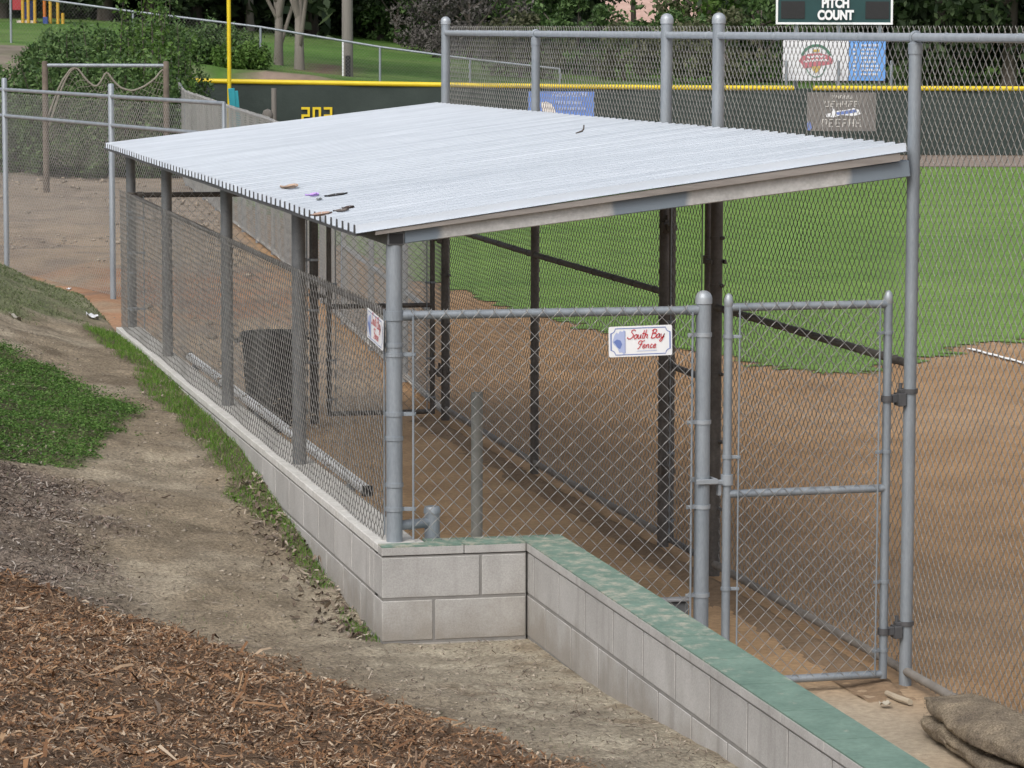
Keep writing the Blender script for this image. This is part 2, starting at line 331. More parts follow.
def stain(m, zlo=.30, zhi=.56, colr=(.20, .17, .13)):
    """soil splashed up the foot of the blocks and a few vertical drip stains"""
    t = m.node_tree; N = t.nodes; L = t.links; p = N['Principled BSDF']; src = p.inputs['Base Color'].links[0].from_socket
    g = N.new('ShaderNodeNewGeometry'); sx = N.new('ShaderNodeSeparateXYZ'); L.new(g.outputs['Position'], sx.inputs[0])
    nz = N.new('ShaderNodeTexNoise'); nz.inputs['Scale'].default_value = 6; nz.inputs['Detail'].default_value = 8; L.new(g.outputs['Position'], nz.inputs['Vector'])
    ad = N.new('ShaderNodeMath'); ad.operation = 'MULTIPLY_ADD'; L.new(nz.outputs[0], ad.inputs[0]); ad.inputs[1].default_value = -.42; L.new(sx.outputs[2], ad.inputs[2])
    r = N.new('ShaderNodeMapRange'); r.inputs[1].default_value = zlo-.12; r.inputs[2].default_value = zhi-.2; r.inputs[3].default_value = .55; r.inputs[4].default_value = 0; L.new(ad.outputs[0], r.inputs[0])
    mx = N.new('ShaderNodeMix'); mx.data_type = 'RGBA'; L.new(r.outputs[0], mx.inputs[0]); L.new(src, mx.inputs[6]); mx.inputs[7].default_value = (*colr, 1)
    mp = N.new('ShaderNodeMapping'); mp.inputs['Scale'].default_value = (7, 7, .7); L.new(g.outputs['Position'], mp.inputs[0])
    n2 = N.new('ShaderNodeTexNoise'); n2.inputs['Scale'].default_value = 1.6; n2.inputs['Detail'].default_value = 5; L.new(mp.outputs[0], n2.inputs['Vector'])
    r2 = N.new('ShaderNodeMapRange'); r2.inputs[1].default_value = .55; r2.inputs[2].default_value = .74; r2.inputs[4].default_value = .45; L.new(n2.outputs[0], r2.inputs[0])
    m2 = N.new('ShaderNodeMix'); m2.data_type = 'RGBA'; L.new(r2.outputs[0], m2.inputs[0]); L.new(mx.outputs[2], m2.inputs[6]); m2.inputs[7].default_value = (.21, .20, .185, 1)
    L.new(m2.outputs[2], p.inputs['Base Color'])
stain(M['block'])

# ------------------------------------------------------------------ placing far things: u metres to the right, d metres ahead of the camera
FH = np.array([math.sin(YAW), math.cos(YAW)]); RH = np.array([math.cos(YAW), -math.sin(YAW)])
def ud(u, d): return CAM[:2]+RH*u+FH*d
def zpix(y, d, x=512): return CAM[2]-(y-28.2+.0027*(512-x)*-1)*d/F_PX
def at(px, py, d):
    """the point seen at a pixel, d metres away"""
    return CAM+d*(F_+R_*(px-512)/F_PX-U_*(py-384)/F_PX)

# ------------------------------------------------------------------ terrain
def terr(X, Y):
    X = np.asarray(X, float); Y = np.asarray(Y, float)
    ge = np.interp(Y, [-16, -8, -3.5, -1.5, -.16, .9, 2.2, 4.4, 9.5, 11.2, 14], [1.32, .80, .49, .38, .345, .37, .51, .705, .775, .745, .83])
    edge = np.interp(Y, [-3, -.16, 2.5], [.61, .2, -.09])
    d = np.maximum(edge-X, 0)
    d0 = np.interp(Y, [-6, 0, 3, 7, 11], [1.6, 1.5, 1.3, .9, .25]); k = np.interp(Y, [-8, 0, 6, 10, 13], [.22, .24, .30, .38, .56])
    e = d-d0; soft = .5*(e+np.sqrt(e*e+.25)); soft0 = .5*(-d0+np.sqrt(d0*d0+.25))
    h = np.minimum(ge+.05*d+k*(soft-soft0), ge+1.6+.02*d)
    h = h*(1-sstep(14.2, 17.6, Y+.25*X))
    return h*np.where(Y > 11.0, 1-sstep(-.1, .4, X)*sstep(11.0, 11.5, Y), 1)
def edge_d(X, Y): return np.interp(Y, [-3, -.16, 2.5], [.61, .2, -.09])-X
def mulch_mask(X, Y):
    """1 on the bark mulch"""
    b = np.interp(Y, [-9, -5.5, -3.5, -2.9, -2.15, -1.6, -.8, .0, .5, .9], [-.1, .25, .72, .76, .92, .98, 1.1, 1.12, 1.55, 3.2])
    n = (fbm(X*2.2, Y*2.2, 5)-.5)*.7
    return sstep(-.12, .12, edge_d(X, Y)+n*.9-b)
def upper_litter(X, Y):
    b = np.interp(Y, [.3, 1.4, 2.8, 3.5, 4.4, 9], [1.55, 1.3, .95, 1.15, 2.2, 4]); n = (fbm(X*2, Y*2, 8)-.5)
    return sstep(-.3, .3, edge_d(X, Y)+n*.9-b)*(Y > .2)
def weed_mask(X, Y):
    b = np.interp(Y, [3.3, 3.7, 4.6, 5.9, 7.0, 7.9, 8.6], [1.9, 1.1, .66, .46, .60, .95, 1.9]); n = (fbm(X*2.6, Y*2.6, 21)-.5)
    return sstep(-.1, .1, edge_d(X, Y)+n*.6-b)*((Y > 3.3)*(Y < 8.9))
def bank_mask(X, Y):
    return sstep(-.3, .3, edge_d(X, Y)-np.interp(Y, [9, 10, 11, 12, 14], [1.9, 1.2, .5, .1, -.2])+(fbm(X*2, Y*2, 33)-.5)*.8)*(Y > 8.8)
def strip_mask(X, Y):
    wv = np.interp(Y, [-.2, .3, 1.2, 2.2, 3.0, 4, 6, 7.5, 10.5, 11.2], [.07, .12, .10, .12, .26, .20, .24, .28, .26, .25])
    n = fbm(X*3, Y*1.7, 44)
    return sstep(0, .10, wv*(.35+1.1*n)-(-.09-X)+.05)*(X < -.07)*(Y > -.1)*(Y < 11.3)*sstep(.25, .52, fbm(X*2+9, Y*1.3, 61)+.22*sstep(1.2, 2.8, Y)-.1)

xs = np.concatenate([np.linspace(-24, -4.6, 30), np.arange(-4.5, .72, .045)]); ys = np.concatenate([np.linspace(-30, -8.1, 30), np.arange(-8, 12, .05), np.arange(12, 19, .12)])
X, Y = np.meshgrid(xs, ys, indexing='ij')
Z = terr(X, Y)
mm_ = mulch_mask(X, Y); wm = weed_mask(X, Y)
bump = (fbm(X*1.1, Y*1.1, 1)-.5)*.10+(fbm(X*4, Y*4, 2)-.5)*.055+(fbm(X*13, Y*13, 3)-.5)*.024*(1+1.2*mm_)
nearwall = sstep(.0, .25, edge_d(X, Y))
Z = Z+bump*(.25+.75*nearwall)*sstep(0, .25, Z)+.03*mm_
inside = ((X > .70)) | ((X > .0) & (Y > -.06) & (Y < 11.25))
Z = np.where(inside, -.35, Z); Z = np.where((X > .02) & (Y > 11.25) & (Z < .02), -.05, Z); Z = np.where((Y > 17.7), -.08, Z)
n1 = fbm(X*1.6, Y*1.6, 70); n2 = fbm(X*5, Y*5, 71)
c = np.zeros(X.shape+(3,))+np.array([.305, .252, .182])
c = mixc(c, (.40, .345, .262), sstep(.46, .62, n1)*.9)                                   # pale trodden patches
c = mixc(c, (.45, .40, .31), sstep(.9, .2, edge_d(X, Y))*sstep(1.2, -.3, Y)*sstep(.35, .6, n2+.12))
c = mixc(c, (.20, .16, .135), upper_litter(X, Y)*.85)
c = mixc(c, (.15, .12, .085), sstep(.5, .62, n2)*.35)
c = mixc(c, (.175, .20, .105), bank_mask(X, Y)*sstep(.30, .5, n1+.12)*.9)
c = mixc(c, (.085, .105, .04), wm*.85)
c = mixc(c, (.115, .105, .06), strip_mask(X, Y)*.7)
c = mixc(c, (.155, .095, .058), mm_*.9)
tag(MB().grid(X, Y, Z, c).build('slope', M['slope'], smooth='all', color=True), kind='structure')

# flat ground: one sheet to the horizon
xs = np.concatenate([np.linspace(-250, -14, 20), np.linspace(-12, 14, 105), np.linspace(16, 400, 30)])
ys = np.concatenate([np.linspace(-120, -14, 12), np.linspace(-12, 62, 250), np.linspace(66, 700, 30)])
X, Y = np.meshgrid(xs, ys, indexing='ij')
n1 = fbm(X*.6, Y*.6, 90); n2 = fbm(X*1.7, Y*1.7, 91)
inf = np.array([.32, .195, .098]); c = np.zeros(X.shape+(3,))+inf
c = mixc(c, (.37, .24, .135), sstep(.45, .7, n1)*.7)
west = sstep(2.9, 2.2, X-.0*Y)
c = mixc(c, (.49, .325, .185), west*(Y < 11.6))                                           # dugout floor
c = mixc(c, (.375, .32, .245), west*sstep(.5, -.3, Y)*(.8+.2*sstep(.35, .6, n2)))           # trodden pale path outside the gate
out = sstep(11.3, 12.2, Y)*sstep(0, .4, (3.3+(Y-19.8)*.09)-X)
c = mixc(c, (.315, .24, .165), out)
c = mixc(c, (.34, .185, .105), out*sstep(19, 21, Y)*sstep(29, 26, Y)*sstep(.3, .55, n2+.05))   # redder soil
c = mixc(c, (.265, .215, .165), out*sstep(30, 42, Y))
c = mixc(c, (.17, .14, .12), out*sstep(.55, .68, n2)*.6)
tag(MB().grid(X, Y, (fbm(X*2, Y*2, 95)-.5)*.03*((X > .7) & (X < 2.4) & (Y < 11))+out*sstep(13, 20, Y)*((fbm(X*.55, Y*.55, 96)-.45)*.34+(fbm(X*1.6, Y*1.6, 97)-.5)*.16)*(Y < 66)*sstep(2.6, .8, X-(Y-19.8)*.09), c).build('ground', M['ground'], smooth='all', color=True), kind='structure')

# outfield grass with a ragged edge towards the infield dirt
edge = spline([(14, 18.5), (11.5, 17.4), (9.7, 16.4), (8.3, 15.0), (7.2, 14.0), (6.55, 14.3), (6.2, 16.1), (5.75, 19.6), (5.5, 24.1), (5.3, 27.9), (5.6, 40), (6.0, 52)], 60)
t_ = np.arange(len(edge)); nn = np.gradient(edge, axis=0); nn = np.stack([-nn[:, 1], nn[:, 0]], 1); nn /= np.linalg.norm(nn, axis=1)[:, None]+1e-9
edge2 = edge+nn*((fbm(t_*.11, t_*0+3, 101)-.5)*.7+(fbm(t_*.6, t_*0+7, 102)-.5)*.45)[:, None]
poly = [tuple(p) for p in edge2]+[(6.1, 61), (26, 56.4), (60, 48.5), (60, 18.5)]
pm = MB(); pm.add([(x, y, .012) for x, y in poly], np.arange(len(poly))[None])
gx, gy = np.meshgrid(np.arange(4.2, 14, .10), np.arange(13, 34, .10), indexing='ij'); gx = gx.ravel(); gy = gy.ravel()   # runners of turf creeping out over the dirt
dd_ = np.full(len(gx), 9.); ii_ = np.zeros(len(gx), int)
for j, p in enumerate(edge2[::3]):
    q_ = np.hypot(gx-p[0], gy-p[1]); m_ = q_ < dd_; dd_ = np.where(m_, q_, dd_); ii_ = np.where(m_, j*3, ii_)
side = ((np.c_[gx, gy]-edge2[ii_])*nn[ii_]).sum(1); keep = (side < -.03) & (RNG.uniform(0, 1, len(gx)) < 1.05*np.exp(-dd_/.30)+.16*np.exp(-dd_/1.1))
for x, y, q_ in zip(gx[keep], gy[keep], dd_[keep]):
    a = np.arange(7)*2*PI/7; rad = .047*RNG.uniform(.35, 1, 7); pm.add(np.c_[x+RNG.uniform(-.004, .004)+rad*np.cos(a), y+rad*np.sin(a), np.full(7, .007)], np.arange(7)[None])
tag(pm.build('outfield_grass', M['grass']), kind='structure')
# warning track along the outfield fence
fa, fb = np.array([6.3, 67.6]), np.array([40., 59.7])
q = (fb-fa)/np.linalg.norm(fb-fa); pn = np.array([q[1], -q[0]])
tp = [fa+q*-1, fb+q*30, fb+q*30+pn*6.6, fa+pn*6.6+q*-.5]
tag(MB().add([(*p, .024) for p in tp], np.arange(4)[None]).build('warning_track', M['track']), kind='structure')
# chalk foul line running over the infield
ch = MB()
for k in range(60):
    y0 = 15.74-k*.12; wv = .035*(1+.25*math.sin(k*1.7)); ch.add([(8.98-wv, y0-.12, .02), (8.98+wv, y0-.12, .02), (8.98+wv*.9, y0, .02), (8.98-wv*.9, y0, .02)], np.arange(4)[None])
tag(ch.build('chalk_line', M['chalk']), kind='structure')

# park hill behind the outfield fence
us = np.linspace(-75, 95, 140); ds = np.concatenate([np.linspace(60, 92, 90), np.linspace(93, 175, 60), np.linspace(180, 420, 12)])
Ug, Dg = np.meshgrid(us, ds, indexing='ij')
z0 = np.interp(Ug, [-40, -13.4, -6.7, -3.5, 0, 10, 60], [3.3, 2.84, 2.09, 1.77, 1.55, 1.25, 1.2]); loD = np.interp(Ug, [-9.6, -8.2], [66, 83.2])
Z = np.where(Dg < 86, z0*sstep(0, 1, (Dg-loD)/(86-loD)), z0+.025*np.minimum(Dg-86, 60)+.01*np.maximum(Dg-146, 0))
Z = Z+(fbm(Ug*.5, Dg*.5, 120)-.5)*.12*sstep(0, .6, Z)-.06
n1 = fbm(Ug*.35, Dg*.35, 121); n2 = fbm(Ug*1.2, Dg*1.2, 122)
c = np.zeros(Ug.shape+(3,))+np.array([.072, .15, .028]); c = mixc(c, (.12, .185, .052), sstep(.45, .65, n1)*.7)
bankm = sstep(86.6, 85.2, Dg+(n2-.5)*3)*sstep(-8.0, -9.0, Ug); c = mixc(c, (.21, .175, .145), bankm); c = mixc(c, (.07, .09, .04), bankm*sstep(.48, .6, n2)*.5)
mound = sstep(1.3, .8, np.hypot((Ug+5.9)/1.0, (Dg-85.2)/.8)); c = mixc(c, (.22, .17, .135), mound); Z = Z+.22*mound
ring = sstep(1.0, .8, np.hypot((Ug+5.1)/.75, (Dg-92)/3.2)); c = mixc(c, (.15, .105, .075), ring)
P = CAM[:2]+Ug[..., None]*RH+Dg[..., None]*FH
hill = MB().grid(P[..., 0], P[..., 1], Z, c).build('park_hill', M['lawn'], smooth='all', color=True); tag(hill, kind='structure')
def hill_z(u, d):
    z0 = np.interp(u, [-40, -13.4, -6.7, -3.5, 0, 10, 60], [3.3, 2.84, 2.09, 1.77, 1.55, 1.25, 1.2]); lo = np.interp(u, [-9.6, -8.2], [66, 83.2])
    if d < 86: return float(z0*sstep(0, 1, (d-lo)/(86-lo)))-.06
    return float(z0+.025*min(d-86, 60)+.01*max(d-146, 0))-.06

# ------------------------------------------------------------------ block wall
ZW = .81; CAPH = .042
wall = empty('block_wall', (0, 0, 0), 'low stepped concrete block wall with a flat cap carrying the back of the dugout', 'wall')
core = MB(); blk = MB()
core.box((-.0865, -.03, -.2), (.102, 11.20, ZW-CAPH-.004)); core.box((-.0865, -.1565, -.2), (.60, .03, ZW-CAPH-.004)); core.box((.6125, -9, -.2), (.80, .03, ZW-CAPH-.004))
BL, BH, J = .478, .191, .0125
def course_y(x0, x1, ya, yb, off, zt, zb):
    y = ya
    first = off
    e = ya-first
    while e < yb:
        a = max(e, ya); b = min(e+BL-J, yb)
        if b-a > .03: blk.box((x0, a, zb), (x1, b, zt), bev=.004)
        e += BL
for k in range(4):
    zt = ZW-CAPH-.01-k*(BH+J); zb = zt-BH; o = (.13 if k % 2 else .37)
    course_y(-.09, .11, .05, 11.2, o, zt, zb)
    # short return: face towards the camera
    x = -.09
    for (a, b) in ([(-.09, .376), (.387, .598)] if k % 2 == 0 else [(-.09, .152), (.163, .598)]):
        blk.box((a, -.16, zb), (b, .04, zt), bev=.004)
    y = -.17
    e = .04-(.0 if k % 2 else .0)
    first = .21 if k % 2 == 0 else .40
    yy = .038; ln = .318 if k % 2 == 0 else .548
    while yy > -9:
        blk.box((.61, yy-ln+J, zb), (.808, yy, zt), bev=.004); yy -= ln; ln = BL
core.build('mortar_core', M['mortar'], wall); blk.build('concrete_blocks', M['block'], wall)
cp = MB(); y = .055
while y < 11.2:
    cp.box((-.092, y, ZW-CAPH), (.112, min(y+.474, 11.2), ZW+random.uniform(-.001, .001)), bev=.004); y += .478
cp.box((-.092, -.06, ZW-CAPH), (.135, .049, ZW), bev=.004)
cp.build('bare_wall_cap', M['white_cap'], wall)
cs = MB(); ct = MB()                                                  # cap stones with a worn skin of paint on top
def capstone(a, b):
    cs.box((a[0], a[1], ZW-CAPH), (b[0], b[1], ZW-.003), bev=.003); ct.box((a[0]+.001, a[1]+.001, ZW-.0035), (b[0]-.001, b[1]-.001, ZW+.0025))
for a, b in ((-.092, .30), (.303, .598)): capstone((a, -.162), (b, -.064))
capstone((.139, -.062), (.598, .04))
y = .04; ln = .25
while y > -9:
    capstone((.602, y-ln+.004), (.812, y)); y -= ln; ln = .478
cs.build('cap_stones', M['block'], wall)
tag(ct.build('painted_wall_cap', M['green_cap'], wall), 'worn green painted cap flaking to pale concrete')

# ------------------------------------------------------------------ chain link
def chain(mb, P0, P1, z0, z1, p=.0718, r=.0021, n=(0, 0), depth=True, barbs=True, top=None):
    """woven wires between two plan points; n offsets the fabric sideways; top(s) gives the height along the run"""
    P0 = np.array(P0, float); P1 = np.array(P1, float); L = np.linalg.norm(P1-P0); t = (P1-P0)/L; nr = np.array([-t[1], t[0]])
    N = max(1, int(round(L/(p/2)))); pp = L/N
    m = int(round((z1-z0)/(p/2)))
    k = np.arange(N)[:, None]; j = np.arange(m+1)[None]
    sgn = np.where((k+j) % 2 == 0, .5, -.5)
    u = (k+.5)*pp+sgn*pp; v = z0+(z1-z0)*j/m+0*k
    w_ = np.zeros_like(u)
    if depth:
        um = .5*(u[:, 1:]+u[:, :-1]); vm = .5*(v[:, 1:]+v[:, :-1]); wm_ = np.sign(u[:, 1:]-u[:, :-1])*r*1.05
        U = np.empty((N, 2*m+1)); Vv = U.copy(); W = U.copy()
        U[:, ::2] = u; U[:, 1::2] = um; Vv[:, ::2] = v; Vv[:, 1::2] = vm; W[:, ::2] = 0; W[:, 1::2] = wm_
        u, v, w_ = U, Vv, W
    if barbs:
        q_ = np.where((np.arange(N)+m) % 2 == 0, 1, -1)[:, None]; u = np.concatenate([u, u[:, -1:]+.011*q_], 1); v = np.concatenate([v, v[:, -1:]+.020], 1); w_ = np.concatenate([w_, w_[:, -1:]+.004*q_], 1)
    # slight slackness of the fabric
    w_ = w_+.006*np.sin(u*1.9+v*1.3)+.004*np.sin(u*5.1-v*2.2)
    P = np.stack([P0[0]+t[0]*u+nr[0]*w_+n[0], P0[1]+t[1]*u+nr[1]*w_+n[1], v], -1)
    T = np.gradient(P, axis=1); T /= np.linalg.norm(T, axis=2, keepdims=True)
    nr3 = np.array([nr[0], nr[1], 0]); S = np.cross(T, nr3)
    S /= np.linalg.norm(S, axis=2, keepdims=True)+1e-9
    ring = np.stack([P+nr3*r, P+S*r, P-nr3*r, P-S*r], 2)           # N, K, 4, 3
    K = P.shape[1]
    base = (np.arange(N)[:, None, None]*K+np.arange(K-1)[None, :, None])*4; q4 = np.arange(4)[None, None]; q5 = (q4+1) % 4
    Fq = np.stack([base+q4, base+q5, base+4+q5, base+4+q4], -1).reshape(-1, 4)
    mb.add(ring.reshape(-1, 3), Fq); return mb
def dome_post(mb, x, y, z0, z1, r, n=18):
    mb.lathe((x, y, 0), [(r, z0), (r, z1)], n)
def dome_cap(mb, x, y, z, r, n=18):
    mb.lathe((x, y, z), [(r*1.04, -.028), (r*1.12, -.026), (r*1.12, 0), (r*1.06, .010), (r*.86, .024), (r*.5, .034), (.0, .038)], n)
def band(mb, x, y, z, r, dx, dy, h=.019):
    """brace band round a post with its flat tail towards (dx, dy)"""
    mb.lathe((x, y, z), [(r+.0005, -h/2), (r+.0045, -h/2), (r+.0045, h/2), (r+.0005, h/2)], 18)
    L = math.hypot(dx, dy); a = math.atan2(dy, dx); Mx = Matrix.Translation((x, y, z)) @ Matrix.Rotation(a, 4, 'Z')
    mb.box((r, -.006, -h/2), (L, .006, h/2), Mx, bev=.0015)
    mb.path([np.array(Mx @ Vector((L-.012, -.016, 0))), np.array(Mx @ Vector((L-.012, .016, 0)))], .0065, 8)

# ------------------------------------------------------------------ shelter
WX = 2.5712; PY = [0, 2.786, 5.65, 8.82, 11.2]; ZT = 2.2075
sh = empty('dugout_shelter', (1.2, 5.6, 0), 'open dugout shelter under a sloping pale ribbed metal roof on steel posts', 'shelter')
RX0, RX1, RZ0, RZ1, RY0, RY1 = -.190, 2.50, 2.272, 2.634, -.075, 11.47
def roof_z(x): return RZ0+(RZ1-RZ0)*(x-RX0)/(RX1-RX0)-.008
prof = []; y = RY0; pit = .160
prof.append((RY0, 0))
y = RY0+.03; ribs = []
while y+.06 < RY1:
    prof += [(y, 0), (y+.006, .037), (y+.049, .037), (y+.055, 0)]; ribs.append(y); y += pit
prof.append((RY1, 0))
prof = np.array(prof); n = len(prof); rf = MB()
xs_ = np.linspace(0, 1, 9)
def roof_pt(t, y, dz=0):
    """t runs from the eave (0) to the field side (1); the sheets were laid a little askew"""
    f = (y-RY0)/(RY1-RY0); x0 = RX0+.045*f
    return np.stack(np.broadcast_arrays(x0+(RX1-x0)*t, RY0+(y-RY0)*(1-.036*t), RZ0+(RZ1-RZ0)*t-.022*f-.035*f*t+dz), -1)
Xg = np.repeat(xs_[:, None], n, 1); Yg = np.repeat(prof[None, :, 0], 9, 0)
Pt = roof_pt(Xg, Yg, prof[None, :, 1]+(fbm(Yg*.8, Xg*2, 7)-.5)*.012); Xg, Yg, Zg = Pt[..., 0], Pt[..., 1], Pt[..., 2]
rf.grid(Xg, Yg, Zg)
Zl = Zg-.0022; rf.grid(Xg[::-1], Yg[::-1], Zl[::-1])
for i in (0, 8):
    V = np.concatenate([np.stack([Xg[i], Yg[i], Zg[i]], 1), np.stack([Xg[i], Yg[i], Zl[i]], 1)]); k = np.arange(n-1)
    rf.add(V, np.stack([k, k+1, k+1+n, k+n], 1))
cl_ = MB()
for y in ribs:
    V = [roof_pt(t, yy, dz) for t in (-.0006, .02) for yy, dz in ((y+.002, -.004), (y+.008, .0335), (y+.047, .0335), (y+.053, -.004))]
    cl_.add(np.array(V), np.array([[0, 1, 2, 3], [7, 6, 5, 4], [0, 4, 5, 1], [1, 5, 6, 2], [2, 6, 7, 3], [3, 7, 4, 0]]))
cl_.build('rib_hollow_shade', M['dark_steel_and_shade'], sh)  # dark plugs added to paint the shade inside the hollow ribs
rf.build('roof_deck', M['roof'], sh)
et = MB(); V = np.array([roof_pt(t, yy, dz) for yy in (RY0+.03, RY1-.03) for t in (-.0005, .02) for dz in (-.019, -.0065)])
et.add(V, np.array([[0, 1, 3, 2], [4, 6, 7, 5], [0, 4, 5, 1], [2, 3, 7, 6], [0, 2, 6, 4], [1, 5, 7, 3]])); et.build('eave_trim', M['dark_steel_and_shade'], sh)
fa_ = MB(); ang = -math.atan2(RZ1-RZ0, RX1-RX0); LR = math.hypot(RX1-RX0, RZ1-RZ0)
fa_.add(np.array([roof_pt(t, RY0, dz)+np.array([0, yy, 0]) for t, d1 in ((.033, -.024), (.985, -.043)) for yy in (.004, .028) for dz in (d1, -.004)]), np.array([[0, 1, 3, 2], [4, 6, 7, 5], [0, 4, 5, 1], [2, 3, 7, 6], [0, 2, 6, 4], [1, 5, 7, 3]])); fa_.build('fascia_board', M['wood_fascia'], sh)
for yy, dzz in ((-.038, 0), (11.12, -.02)):
    b = MB(); b.box((.046, 0, 0), (2.545, .076, .080), Matrix.Translation((0, yy, 2.211+dzz)) @ Matrix.Rotation(-math.atan(.1177), 4, 'Y'), bev=.004)
    b.build('end_beam', M['beam'], sh)
for yy in PY[1:4]:
    b = MB(); b.box((.2, -.03, 0), (2.5, .03, .06), Matrix.Translation((0, yy, 2.215)) @ Matrix.Rotation(-math.atan(.1177), 4, 'Y'), bev=.004)
    b.build('rafter', M['galv_old_and_shade'], sh)
b = MB(); b.box((-.04, -.042, 2.209), (.042, 11.25, 2.272), bev=.004); b.build('eave_beam', M['galv_dark'], sh)
b = MB(); b.box((-.031, -.0445, 2.217), (.034, -.0425, 2.264)); b.build('tube_hollow_shade', M['black'], sh)  # black plate stands in for the shade inside the open tube end
PX = lambda y: .0379*y/11.2
for i, yy in enumerate(PY):
    p = MB(); dome_post(p, PX(yy), yy, ZW-.15, 2.2085, .0385, 24); p.build('post', M['galv'] if i == 0 else M['galv_dark'], sh, smooth=True)
s = MB(); s.lathe((.2, .09, 0), [(.037, .5), (.037, .925), (.041, .926), (.041, .944), (.034, .958), (0, .964)], 20)
s.path([(.02, .02, .882), (.2, .09, .882)], .024, 14); s.build('stub_pipe', M['galv'], sh, smooth=True)

# ------------------------------------------------------------------ fences of the dugout
bf = empty('back_fence', (0, 5.6, ZW), 'chain link fence panel along the back of the dugout on top of the block wall', 'fence')
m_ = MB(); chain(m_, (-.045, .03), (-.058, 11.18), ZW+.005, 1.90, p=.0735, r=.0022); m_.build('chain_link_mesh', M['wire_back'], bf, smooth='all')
t = MB(); t.tube((.012, .03, 1.868), (.045, 11.2, 1.868), .017, 10); t.build('top_rail', M['galv_old_and_shade'], bf, smooth=True)
for q0, q1 in ((-.03, .09), (0, 11.12)): t = MB(); t.tube((q0, q1, ZW+.02), (q0, q1, 1.9), .005, 8); t.build('tension_bar', M['galv'], bf)
for z in (1.74, 1.30, 1.08): t = MB(); band(t, 0, 0, z, .0385, .0, .09); t.build('tension_band', M['galv'], bf, smooth=True)
for z in (1.74, 1.25, .95): t = MB(); band(t, .038, 11.2, z, .0385, .0, -.09); t.build('tension_band', M['galv'], bf, smooth=True)

def side_fence(y0, y1, ylab, label, mt):
    """low panel between the back corner post and the gate post"""
    s = empty('side_fence', (.75, y0, 0), label, 'fence')
    xg = 1.5059; x0 = .0379*y0/11.2; zr = 1.878
    g = MB(); dome_post(g, xg, y0, -.1, 1.93, .0365, 24); g.build('gate_post', mt, s, smooth=True)
    g = MB(); dome_cap(g, xg, y0, 1.935, .0365, 24); g.build('post_cap', M['galv_new'], s, smooth=True)
    g = MB(); g.tube((x0+.05, y0, zr), (xg-.03, y0, zr), .021, 16)
    g.lathe((x0, y0, zr), [(.039, -.022), (.044, -.022), (.044, .022), (.039, .022)], 20)
    g.tube((x0+.035, y0, zr), (x0+.09, y0, zr), .026, 14); g.tube((xg-.085, y0, zr), (xg-.03, y0, zr), .0245, 14); g.build('top_rail', mt, s, smooth=True)
    g = MB(); chain(g, (x0+.085, y0), (xg-.06, y0), .06, 1.888, p=.0775, r=.0019, n=(0, -.03)); g.build('chain_link_mesh', M['wire'], s, smooth='all')
    for xx, zz in ((x0+.085, .1 if y0 > 1 else ZW+.01), (xg-.062, .08)): g = MB(); g.tube((xx, y0-.028, zz), (xx, y0-.028, 1.87), .0055, 8); g.build('tension_bar', M['galv'], s)
    for z in (1.76, 1.34, .89):
        g = MB(); band(g, xg, y0, z if z > 1 else .93, .0365, -.082, -.016); g.build('tension_band', M['galv_new'], s, smooth=True)
    for z in (1.755, 1.36, .965):
        g = MB(); band(g, x0, y0, z-.06 if z > 1.7 else (1.415 if z > 1.2 else .965), .0385, .10, -.02); g.build('tension_band', M['galv'], s, smooth=True)
    g = MB(); band(g, xg, y0, .50, .0365, -.082, -.016); g.build('tension_band', M['galv_new'], s, smooth=True)
    return s
side_fence(0, 0, '', 'near low chain link panel between the corner post and the capped gate post', M['galv'])
side_fence(11.1, 0, '', 'far end low chain link panel of the dugout beside the dark barrel', M['galv_old_and_shade'])

